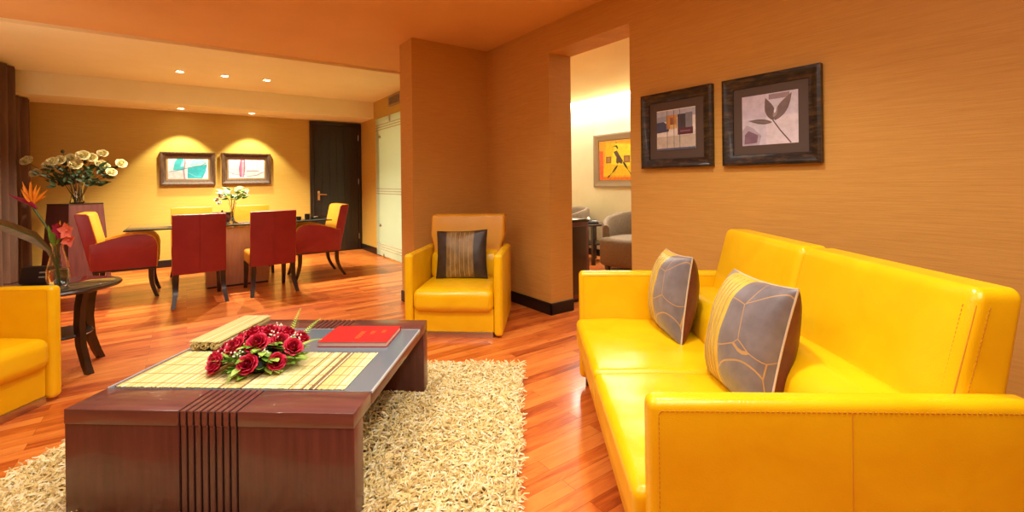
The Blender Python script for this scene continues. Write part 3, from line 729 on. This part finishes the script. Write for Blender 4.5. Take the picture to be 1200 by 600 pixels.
# ------------------------------------------------------------------ end table with vase and device
ET = (-3.005, 3.02)
et = thing('end_table', 'round dark end table with curved legs beside left armchair', 'end table'); place(et, *ET, 0, -57)
B().lathe([(0, .538), (.29, .538), (.315, .545), (.322, .556), (.316, .566), (.29, .568), (0, .568)], 48, close=False).obj('tabletop', 'darkwood', et)
B().lathe([(0, .5682), (.282, .5682), (.284, .571), (.280, .5735), (0, .5735)], 48, close=False).obj('glass_top', 'tglass', et)
for k in range(4):
    a = R(45+90*k); ca, sa = math.cos(a), math.sin(a); b = B()
    pr = [(.205, .54), (.180, .44), (.170, .32), (.182, .18), (.222, .06), (.248, 0)]; wd = [.030, .028, .026, .024, .021, .019]
    vs = []; 
    for (r_, z_), w_ in zip(pr, wd):
        for du, dv in ((-w_, -.018), (w_, -.018), (w_, .018), (-w_, .018)): vs.append((ca*(r_+du)-sa*dv, sa*(r_+du)+ca*dv, z_))
    fs = [(i*4+j, i*4+(j+1) % 4, (i+1)*4+(j+1) % 4, (i+1)*4+j) for i in range(5) for j in range(4)]+[(0, 1, 2, 3), (23, 22, 21, 20)]
    b.add(vs, fs); b.obj('leg', 'darkwood', et)
B().lathe([(0, .235), (.162, .235), (.170, .245), (.162, .255), (0, .255)], 32, close=False).obj('lower_shelf', 'darkwood', et)
def et_at(dx, dy): return ET[0]+dx, ET[1]+dy
def vase(name, label, prof, wt, water=None):
    """thin glass wall from an outer profile"""
    inner = [(max(.001, r-wt), z+(wt if i == 0 else 0)) for i, (r, z) in enumerate(prof)]
    t = B().lathe([(0.0005, prof[0][1])]+prof+inner[::-1]+[(0.0005, inner[0][1]+.004)], 32, close=False).obj(name, 'clear', smooth=60)
    tag(t, label, 'vase')
    if water:
        p = [(r-wt-.0015, z+.006 if i == 0 else z) for i, (r, z) in enumerate(prof) if z < water]
        p = [(max(.001, r), z) for r, z in p]
        B().lathe([(0.0005, p[0][1])]+p+[(0.0005, p[-1][1])], 28, close=False).obj('water', 'water', t)
    return t
pv = [(.040, 0), (.052, .02), (.060, .06), (.057, .11), (.042, .18), (.030, .23), (.029, .255), (.038, .285)]
vz = vase('vase', 'clear curvy glass vase of tropical flowers on the round end table', pv, .0035, .12)
VX = et_at(.055, -.06); place(vz, *VX, .5737)
vzo = Vector((*at(*VX), .5737))
def wpt(dx, dy, z): x, y = at(VX[0]+dx, VX[1]+dy); return Vector((x, y, z))
def local(o_, pts): return [Vector(p)-Vector(o_) for p in pts]
# bird of paradise
bp = thing('bird_of_paradise', 'orange bird of paradise bloom leaning left out of the end table vase', 'flower', tuple(vzo))
V0 = vzo
def L(dx, dy, dz): x, y = at(dx, dy); return Vector((x, y, dz))
Q0 = L(-.105, 0, .105)
B().tube([L(.005, .0, .012), L(0, 0, .12), L(-.022, .005, .25), L(-.09, .02, .38), L(-.085, .02, .425)+Q0], [.006, .006, .0055, .006, .008], 8).obj('stem', 'stem', bp)
B().tube([L(-.05, .02, .40)+Q0, L(-.085, .02, .432)+Q0, L(-.15, .03, .455)+Q0, L(-.215, .035, .475)+Q0, L(-.25, .035, .50)+Q0], [.008, .017, .014, .008, .001], 10, flat=.7).obj('beak_bract', 'crim_fl', bp)
for k, (dx, dy, dz) in enumerate(((-.075, .0, .15), (-.035, .02, .155), (.005, -.02, .145), (.05, .01, .12), (.115, .0, .095), (-.11, .03, .115), (-.015, .04, .13), (.08, .02, .055), (-.05, -.03, .10))):
    b = B(); leafblade(b, L(-.075+.05*(dx+.05), .02, .43)+Q0, L(-.075+dx*.9, .02+dy, .43+dz)+Q0, .012, up=L(0, -1, .3), fold=.5); b.obj('sepal', 'orange_fl', bp)
# long leaf
ll = thing('strap_leaf', 'long dusky green leaf arching left from the end table vase', 'leaf', tuple(vzo))
b = B()
pts = [L(.0, .01, .014), L(-.005, .0, .12), L(-.03, -.02, .24), L(-.10, -.05, .33), L(-.22, -.09, .40), L(-.33, -.12, .445), L(-.45, -.15, .465)]
wds = [.005, .006, .018, .036, .034, .024, .003]
vs = []
for i, (p, w_) in enumerate(zip(pts, wds)):
    d_ = (pts[min(i+1, 6)]-pts[max(i-1, 0)]).normalized(); sd = d_.cross(L(0, -1, .25)).normalized(); nn = sd.cross(d_)
    for s in (-1, -.5, 0, .5, 1): vs.append(p+sd*s*w_+nn*abs(s)*w_*.45)
b.add(vs, [(i*5+j, i*5+j+1, i*5+j+6, i*5+j+5) for i in range(6) for j in range(4)]); b.obj('blade', 'leafgrey', ll)
B().tube([p-Vector((0, 0, .001)) for p in pts], [.005, .005, .004, .0035, .003, .002, .001], 6).obj('midrib', 'stem', ll)
# orchid spray
oc = thing('orchid_stem', 'coral and magenta orchid stem with green leaf tips at the vase rim', 'flower', tuple(vzo))
B().tube([L(.01, -.01, .014), L(.012, -.01, .15), L(.03, -.02, .26), L(.10, -.03, .36)], .004, 6).obj('stem', 'stem', oc)
def bloom(c, r, mat_, n=5, nm='bloom'):
    b = B(); c = Vector(c)
    for k in range(n):
        a = 2*math.pi*k/n+.4; e = L(math.cos(a)*r, -.35*r, math.sin(a)*r); leafblade(b, c, c+e, r*.42, up=L(0, -1, 0), fold=.2, n=6)
    b.lathe([(0, -.006), (.007, -.004), (.008, .003), (0, .008)], 8, c+L(0, -.012, 0), close=False)
    return b.obj(nm, mat_, oc)
bloom(L(.118, -.05, .365), .056, 'pink_fl'); bloom(L(.120, -.04, .305), .050, 'pink_fl', 4)
bloom(L(.048, -.035, .375), .045, 'crim_fl', 6); bloom(L(.070, -.045, .340), .034, 'crim_fl', 5)
for e in ((.02, .0, .430), (.055, .01, .405)):
    b = B(); leafblade(b, L(.025, -.02, .33), L(*e), .012, up=L(0, -1, 0)); b.obj('bud_petal', 'orange_fl', oc)
for p, q, w_ in (((-.02, .0, .26), (-.07, .01, .40), .018), ((-.01, .0, .27), (.055, .02, .415), .012), ((-.03, .0, .26), (-.02, .0, .38), .020)):
    b = B(); leafblade(b, L(*p), L(*q), w_, up=L(0, -1, 0)); b.obj('leaf', 'leaf', oc)
# small black desk radio
dv = thing('desk_radio', 'small black box shaped device with a cable on the end table', 'radio'); place(dv, *et_at(-.175, .06), .5737, 10)
B().prism([(-.055, 0), (.055, 0), (.050, .105), (.0, .115), (-.030, .112)], -.095, .095, 'x', bev=.008).obj('body', 'blackplastic', dv)
for z_ in (.04, .07): B().box(.015, .050, -.0565+z_*.22-.002, -.045+z_*.22, z_, z_+.009, bev=.002, seg=1).obj('button', 'greymark', dv)
B().tube([(-.09, .03, .02), (-.13, .02, .012), (-.16, -.03, .004), (-.20, -.02, .004)], .0035, 6).obj('cable', 'blackplastic', dv)

# ------------------------------------------------------------------ curtain
cu = B()
def cf(u, v):
    y = 6.9+1.57*u; z = .02+2.58*v
    x = -1.640+.045*math.sin(y*46+.6*math.sin(y*9))*(1-.25*v)+.03*math.sin(y*11)
    if z > ZS-.01 and y > 7.78: z = ZS-.01
    return (x, y, z)
cu.grid(cf, 180, 14); o = cu.obj('curtain', 'curtain', smooth=180); tag(o, 'full length dark brown pleated curtain at the left wall', 'curtain')

# ------------------------------------------------------------------ pedestal with cream roses
pd = thing('pedestal', 'tall tapered dark wooden pedestal in the back left corner', 'pedestal', (-1.095, 7.68, 0), 40)
def taper(z0, z1, w0, w1, b): b.add([(-w0, -w0, z0), (w0, -w0, z0), (w0, w0, z0), (-w0, w0, z0), (-w1, -w1, z1), (w1, -w1, z1), (w1, w1, z1), (-w1, w1, z1)], [(3, 2, 1, 0), (4, 5, 6, 7), (0, 1, 5, 4), (1, 2, 6, 5), (2, 3, 7, 6), (3, 0, 4, 7)])
b = B(); taper(.0, 1.0, .235, .182, b); b.obj('column', 'tablewood', pd)
b = B(); taper(1.0, 1.012, .185, .184, b); b.obj('top_plate', 'darkwood', pd)
PO = Vector((-1.08, 7.67, 1.0125))
pv2 = [(.060, 0), (.070, .012), (.060, .05), (.052, .12), (.056, .19), (.075, .26), (.088, .285)]
vv = vase('vase', 'tall clear glass vase holding cream roses on the dark pedestal', pv2, .004, .15); vv.location = PO
fa = thing('cream_rose_arrangement', 'spreading arrangement of cream roses and dark leaves on the pedestal', 'flowers', tuple(PO))
hb = B(); rose_mesh(hb, .062, seed=8); firsth = None
rs = random.Random(21)
# head positions: dx along the picture plane (right), dz above the pedestal top
heads = [(-.50, .545), (-.33, .50), (-.22, .535), (-.16, .56), (-.10, .59), (.02, .50), (.10, .62), (.17, .60), (.25, .52), (.29, .48), (.27, .66), (.52, .52), (.43, .40), (-.44, .39)]
fwd = Vector((AX.x, AX.y, 0)); back = Vector((AY.x, AY.y, 0)); rgt = Vector((.72, -.69, 0))
vrt = Vector((math.cos(R(8)), math.sin(R(8))*-1, 0)); dep = Vector((.14, .99, 0))
stems = B()
for dx, dz in heads:
    dx *= .82; dz *= .93
    p = vrt*dx+dep*rs.uniform(-.12, .12)+Vector((0, 0, dz))
    o = hb.obj('flower_head', ['cream_fl', 'cream_fl'], fa) if firsth is None else firsth.copy()
    if firsth is None: firsth = o
    else: COL.objects.link(o); o.parent = fa
    o.location = p; sc_ = rs.uniform(.92, 1.15); o.scale = (sc_,)*3; orient(o, Vector((p.x*1.0, -.8, .30+rs.uniform(0, .4))).normalized())
    stems.tube([(rs.uniform(-.02, .02), rs.uniform(-.02, .02), .02), p*.30+Vector((0, 0, .12)), p*.62+Vector((0, 0, .05)), p-Vector((0, 0, .01))], [.0035, .0035, .003, .0028], 5)
for dx, dz in ((-.16, .68), (.09, .545), (-.14, .57), (.14, .46), (.36, .47), (-.35, .45)):
    p = vrt*dx*.82+dep*rs.uniform(-.08, .08)+Vector((0, 0, dz*.93)); b = B()
    b.lathe([(0, -.022), (.016, -.012), (.020, .004), (.010, .022), (0, .028)], 8, close=False); b.obj('bud', 'leafd', fa, p)
    stems.tube([(0, 0, .02), p*.35+Vector((0, 0, .10)), p], .0026, 5)
stems.obj('stems', 'stemd', fa)
lf = B()
for k in range(190):
    a = rs.uniform(-1, 1); e = rs.uniform(.24, .50); p = vrt*(a*.30*(e/.4))+dep*rs.uniform(-.12, .12)+Vector((0, 0, e-.06*abs(a)))
    if e > .42 and rs.random() < .5: continue
    q = p+vrt*rs.uniform(-.06, .06)+vrt*a*.03+dep*rs.uniform(-.04, .04)+Vector((0, 0, rs.uniform(-.02, .06))); leafblade(lf, p, q+(q-p)*.5, rs.uniform(.014, .021), n=5, up=(0, -1, .4))
lf.obj('foliage', 'leafd', fa)

# ------------------------------------------------------------------ dining set
TX0, TX1, TY0, TY1 = -.53, 1.56, 6.25, 7.18
dt = thing('dining_table', 'long dark glass topped dining table on a pale wooden pedestal', 'dining table', (.515, 6.72, 0))
B().box(TX0-.515, TX1-.515, TY0-6.72, TY1-6.72, .735, .75, bev=.003).obj('glass_top', 'tglass', dt)
ed = B()
ed.box(TX0-.517, TX1-.513, TY0-6.723, TY0-6.719, .735, .749, bev=.001, seg=1)
ed.box(TX0-.518, TX0-.514, TY0-6.72, TY1-6.72, .735, .749); ed.box(TX1-.516, TX1-.512, TY0-6.72, TY1-6.72, .735, .749)
ed.obj('polished_edge', 'groove', dt)
b = B(); b.box(-.325, .325, -.30, .30, .02, .70, bev=.006); b.prism([(-.325, .70), (.325, .70), (.325, .715), (.25, .735), (.12, .735), (.05, .705), (0, .722), (-.05, .705), (-.12, .735), (-.25, .735), (-.325, .715)], -.30, .30, 'y')
b.obj('pedestal', 'pinkwood', dt); B().box(-.318, .318, -.293, .293, 0, .02).obj('plinth', 'darkwood', dt)

def curved_leg(b, top, bot, bow, w0=.025, w1=.017, n=6):
    top, bot, bow = Vector(top), Vector(bot), Vector(bow); vs = []
    for i in range(n+1):
        t_ = i/n; p = top.lerp(bot, t_)+bow*math.sin(math.pi*t_); w_ = w0+(w1-w0)*t_
        for sx, sy in ((-1, -1), (1, -1), (1, 1), (-1, 1)): vs.append((p.x+sx*w_, p.y+sy*w_, p.z))
    b.add(vs, [(i*4+j, (i+1)*4+j, (i+1)*4+(j+1) % 4, i*4+(j+1) % 4) for i in range(n) for j in range(4)]+[(0, 1, 2, 3), (n*4+3, n*4+2, n*4+1, n*4)])
def make_dining_chair():
    t = thing('dining_chair', '', 'dining chair')
    # upholstered back: red behind and on the sides, amber in front
    pr = [(-.205, .315), (-.24, .62), (-.275, .915), (-.285, .925), (-.315, .925), (-.325, .915), (-.290, .62), (-.270, .315)]
    B().prism(pr, -.23, .23, 'x', bev=.008, msel=lambda n: 0 if n.y < .3 else 1).obj('backrest', ['red', 'yel'], t)
    B().tube([(0, -.2725, .32), (0, -.2925, .62), (0, -.3265, .912)], .0016, 5).obj('back_seam', 'red', t)
    B().soft(-.228, .228, -.21, .245, .32, .465, .03, sub=5, puff=(0, 0, .012)).obj('seat', 'yel', t)
    for sx in (-1, 1):
        b = B(); curved_leg(b, (sx*.200, -.245, .32), (sx*.228, -.335, 0), (-sx*.010, .030, 0)); b.obj('leg', 'darkwood', t)
        b = B(); curved_leg(b, (sx*.200, .215, .325), (sx*.205, .250, 0), (0, -.014, 0)); b.obj('leg', 'darkwood', t)
    return t
def make_host_chair():
    t = thing('host_chair', '', 'dining armchair')
    side = [(.275, .335), (.285, .56), (.272, .62), (.240, .668), (.185, .695), (.11, .700), (0., .688), (-.13, .655), (-.225, .620), (-.275, .62), (-.265, .335)]
    for sg in (-1, 1):
        x0, x1 = sorted((sg*.215, sg*.285))
        a = B().prism(side, x0, x1, 'x', bev=.010, msel=lambda n, sg=sg: 0 if n.x*sg > .75 else 1).obj('armrest', ['red', 'yel'], t)
        B().tube([(sg*.284, y, z) for y, z in side[:9]], .004, 6).obj('piping', 'yel', a)
    pr = [(-.165, .44), (-.205, .62), (-.270, .915), (-.290, .935), (-.375, .940), (-.388, .925), (-.325, .62), (-.268, .335), (-.20, .335)]
    B().prism(pr, -.275, .275, 'x', bev=.010, msel=lambda n: 1 if (n.y > .2 or n.z > .7) else 0).obj('backrest', ['red', 'yel'], t)
    B().soft(-.216, .216, -.20, .27, .335, .47, .03, sub=4, puff=(0, .01, .015)).obj('seat', 'yel', t)
    B().box(-.275, .275, -.255, .268, .318, .338, bev=.004).obj('seat_frame', 'darkwood', t)
    for sx in (-1, 1):
        b = B(); curved_leg(b, (sx*.245, -.225, .32), (sx*.25, -.330, 0), (0, .035, 0)); b.obj('leg', 'darkwood', t)
        b = B(); curved_leg(b, (sx*.245, .225, .32), (sx*.25, .275, 0), (0, -.02, 0)); b.obj('leg', 'darkwood', t)
    return t
G1 = 'dining chairs around the glass table'
d1 = make_dining_chair(); d1['group'] = G1
tag(d1, 'red backed dining chair on the near side of table, standing further left', 'dining chair', G1); d1.location = (.107, 5.955, 0); d1.rotation_euler.z = R(2)
for lab, x, y, rz in (('red backed dining chair on the near side, between pedestal and right armchair', .785, 5.985, 3), ('amber dining chair facing us across the table, left of the vase', .075, 7.28, 181), ('amber dining chair facing us across the table, right of the vase', .770, 7.30, 179)):
    k = copy_tree(d1); tag(k, lab, 'dining chair', G1); k.location = (x, y, 0); k.rotation_euler.z = R(rz)
G2 = 'armchairs at the ends of the dining table'
hl = make_host_chair(); tag(hl, 'red and amber dining armchair at left end of table, facing right', 'dining armchair', G2); hl.location = (-.535, 6.625, 0); hl.rotation_euler.z = R(-90)
hr = copy_tree(hl); tag(hr, 'red and amber dining armchair at right end of table by black door', 'dining armchair', G2); hr.location = (1.40, 6.54, 0); hr.rotation_euler.z = R(90)

# things on the dining table
pv3 = [(.062, 0), (.064, .006), (.030, .030), (.016, .07), (.018, .13), (.030, .20), (.044, .255)]
vq = vase('vase', 'footed trumpet glass vase with green leaves on the dining table', pv3, .003, .17); vq.location = (.46, 6.44, .7505)
fp = thing('leafy_bouquet', 'bright green leafy bouquet with white blossoms in the dining table vase', 'flowers', (.46, 6.44, .7505))
b = B()
for k in range(7): a = k*.9; b.tube([(.004*math.cos(a), .004*math.sin(a), .02), (.008*math.cos(a), .008*math.sin(a), .16), (.03*math.cos(a), .03*math.sin(a), .27), (.09*math.cos(a), .07*math.sin(a), .36)], .0022, 5)
b.obj('stems', 'stem', fp)
rs = random.Random(4)
for mat_, n in (('leafv', 18), ('leaf', 18)):
    for k in range(n):
        b = B(); a = rs.uniform(0, 6.28); r_ = rs.uniform(.01, .12); z_ = .28+rs.uniform(0, .13)
        p = Vector((math.cos(a)*r_, math.sin(a)*r_*.8, z_)); q = p+Vector((math.cos(a)*.085, math.sin(a)*.06, rs.uniform(-.015, .05))); leafblade(b, p, q, rs.uniform(.022, .032), fold=.15, up=(0, -.6, 1), n=7); b.obj('leaf', mat_, fp)
for x, y, z_ in ((-.155, -.02, .29), (-.13, .02, .25), (-.11, -.03, .33), (.13, .0, .37)):
    b = B(); rose_mesh(b, .032, seed=2); o = b.obj('white_blossom', ['white_fl', 'white_fl'], fp, (x, y, z_)); orient(o, (x*3, -.6, .6))
bxx = thing('wooden_box', 'small dark brown box behind the vase on the dining table', 'box', (.385, 6.98, .7505))
B().box(-.105, .105, -.06, .06, 0, .085, bev=.004).obj('body', 'maroon', bxx); B().box(-.11, .11, -.065, .065, .086, .115, bev=.005).obj('lid', 'darkwood', bxx)
B().lathe([(0, .115), (.012, .115), (.008, .125), (.016, .135), (0, .142)], 12, close=False).obj('knob', 'blackplastic', bxx)
def cup(label, x, y, r_, h_):
    t = B().lathe([(0, 0), (r_*.85, 0), (r_, h_*.3), (r_, h_), (r_*.9, h_), (r_*.88, h_*.3), (0, h_*.12)], 20, close=False).obj('small_pot', 'blackplastic'); t.location = (x, y, .7505)
    return tag(t, label, 'pot')
cup('shorter of two small black pots on the dining table near right armchair', 1.195, 6.44, .032, .045)
cup('taller of two small black pots on the dining table near right armchair', 1.30, 6.44, .034, .075)
tr = thing('tray', 'low dark tray with a silver lid on the right end of dining table', 'tray', (1.44, 6.60, .7505), 10)
b = B(); b.box(-.09, .09, -.06, .06, 0, .006, bev=.002); b.box(-.09, .09, -.06, -.054, .006, .02); b.box(-.09, .09, .054, .06, .006, .02); b.box(-.09, -.084, -.054, .054, .006, .02); b.box(.084, .09, -.054, .054, .006, .02); b.obj('tray_body', 'blackplastic', tr)
B().lathe([(0, .0065), (.035, .0065), (.034, .016), (.018, .026), (0, .028)], 18, close=False).obj('silver_lid', 'metal', tr)

# ------------------------------------------------------------------ room beyond the doorway
cb = thing('cabinet', 'dark brown cabinet just inside the doorway beyond the jamb', 'cabinet', (3.20, 3.60, 0))
b = B(); b.prism([(-.21, .03), (.155, .03), (.165, .30), (.152, .55), (.150, .80), (-.21, .80)], -.25, .25, 'y', bev=.006); b.obj('body', 'tablewood', cb)
b = B(); b.prism([(-.22, .80), (.158, .80), (.160, .818), (.10, .832), (-.22, .832)], -.26, .26, 'y', bev=.006); b.obj('top', 'darkwood', cb)
B().box(-.20, .135, -.235, .235, 0, .03).obj('plinth', 'black', cb)
B().box(-.19, .12, -.257, -.248, .08, .76, bev=.004).obj('door_panel', 'darkwood', cb)
def tub_chair(label, x, y, rz):
    t = thing('tub_chair', label, 'armchair', (x, y, 0), rz, 'tub chairs beyond the doorway')
    # barrel shell: open towards +y
    b = B(); n = 30; prof = []
    def ring(a, r_): return (math.sin(a)*r_, -math.cos(a)*r_*.95)
    vs = []; 
    for i in range(n+1):
        a = R(-142+284*i/n); f_ = abs(-142+284*i/n)/142; zt = .79-.17*f_**2.2
        for r_, z_ in ((.36, .03), (.385, .40), (.39, zt-.03), (.37, zt), (.33, zt), (.305, zt-.03), (.295, .42), (.295, .03)): vs.append((*ring(a, r_), z_))
    q = 8; b.add(vs, [(i*q+j, (i+1)*q+j, (i+1)*q+(j+1) % q, i*q+(j+1) % q) for i in range(n) for j in range(q)]+[tuple(range(q)), tuple(n*q+j for j in range(q))[::-1]])
    b.obj('shell', 'tub', t, smooth=50)
    B().soft(-.28, .28, -.27, .34, .10, .46, .05, sub=5, puff=(0, .03, .02)).obj('seat_cushion', 'tub', t)
    for sx in (-.2, .2):
        for sy in (-.2, .24): B().box(sx-.02, sx+.02, sy-.02, sy+.02, 0, .11).obj('foot', 'darkwood', t)
    return t
tub_chair('taupe tub chair right of the side table beyond the doorway', 4.82, 4.02, 95)
tub_chair('taupe tub chair partly hidden by the cabinet beyond the doorway', 5.00, 5.50, 78)
stb = thing('side_table', 'small dark square side table between tub chairs beyond the doorway', 'side table', (4.98, 4.86, 0))
B().box(-.24, .24, -.22, .22, .555, .58, bev=.004).obj('tabletop', 'darkwood', stb); B().box(-.22, .22, -.20, .20, .28, .298, bev=.003).obj('lower_shelf', 'darkwood', stb)
for sx in (-.215, .215):
    for sy in (-.195, .195): B().box(sx-.022, sx+.022, sy-.022, sy+.022, 0, .556, bev=.003).obj('leg', 'darkwood', stb)
ph = thing('telephone', 'black and white desk telephone on the side table beyond the doorway', 'telephone', (4.93, 4.84, .5805), -40)
B().prism([(-.09, 0), (.09, 0), (.09, .045), (-.09, .022)], -.085, .085, 'x', bev=.006).obj('base', 'blackplastic', ph)
B().tube([(-.055, -.08, .055), (-.055, -.06, .068), (-.055, .06, .078), (-.055, .085, .064)], [.022, .016, .016, .022], 10).obj('handset', 'whitetrim', ph)
B().box(.0, .07, -.05, .05, .034, .040, bev=.002).obj('keypad', 'greymark', ph)

# ------------------------------------------------------------------ lights
def light(kind, name, loc, energy, color, target=None, **kw):
    l = bpy.data.lights.new(name, kind); l.energy = energy; l.color = color
    for k, v_ in kw.items(): setattr(l, k, v_)
    o = bpy.data.objects.new(name, l); COL.objects.link(o); o.location = loc
    d_ = (Vector(target)-Vector(loc)) if target else Vector((0, 0, -1))
    o.rotation_euler = d_.to_track_quat('-Z', 'Y').to_euler(); return o
WARM = (1., .90, .70); MID = (1., .93, .82)
for x, y in ((-.04, 6.90), (.425, 6.88), (.90, 6.86)):
    light('SPOT', 'dining_spot', (x, y, ZD-.02), 250, WARM, spot_size=R(118), spot_blend=.5, shadow_soft_size=.03)
for x in (-.04, .86):
    light('SPOT', 'wall_spot', (x, 8.17, ZS-.02), 120, (1, .93, .62), (x, 8.42, 0), spot_size=R(84), spot_blend=.35, shadow_soft_size=.03)
for (X, Y), e in (((.55, 1.85), 125), ((-1.0, 2.1), 105), ((-.35, 3.05), 42), ((-2.2, 2.6), 40), ((1.05, .75), 40)):  # last spot is an added lamp to brighten the sofa wall
    x, y = at(X, Y); light('SPOT', 'living_spot', (x, y, ZC-.02), e, MID, spot_size=R(120), spot_blend=.7, shadow_soft_size=.09)
x, y = at(.2, .2); light('AREA', 'living_fill', (x, y, ZC-.03), 48, MID, shape='DISK', size=1.8)
x, y = at(-1.8, 1.4); light('AREA', 'living_fill_left', (x, y, ZC-.03), 24, MID, shape='DISK', size=1.4)
light('AREA', 'window_fill', (-1.78, 5.0, 1.55), 14, (1, .92, .76), (.6, 6.9, 2.6), shape='RECTANGLE', size=1.0, size_y=1.4)
light('AREA', 'next_room', (4.2, 4.6, 2.52), 50, (1, .92, .74), shape='RECTANGLE', size=1.2, size_y=5)
light('AREA', 'cove_strip', (5.385, 5.0, 2.545), 150, (1, .98, .90), (5.44, 5.0, 2.0), shape='RECTANGLE', size=4.2, size_y=.05)
wd_ = bpy.data.worlds.new('World'); S.world = wd_; wd_.use_nodes = True
wd_.node_tree.nodes['Background'].inputs[0].default_value = (1, .8, .55, 1); wd_.node_tree.nodes['Background'].inputs[1].default_value = .3

# ------------------------------------------------------------------ camera
cd = bpy.data.cameras.new('Camera'); cam = bpy.data.objects.new('Camera', cd); COL.objects.link(cam)
cd.sensor_width = 36; cd.lens = 535/1200*36; cd.shift_y = -87.4/1200; cd.clip_start = .05
cam.matrix_world = Matrix.Translation((0, 0, CAM_H)) @ Matrix.Rotation(R(A0), 4, 'Z') @ Matrix.Rotation(R(90), 4, 'X') @ Matrix.Rotation(R(-.66), 4, 'Z')
S.camera = cam
S.view_settings.view_transform = 'Standard'; S.view_settings.look = 'None'; S.view_settings.exposure = .04
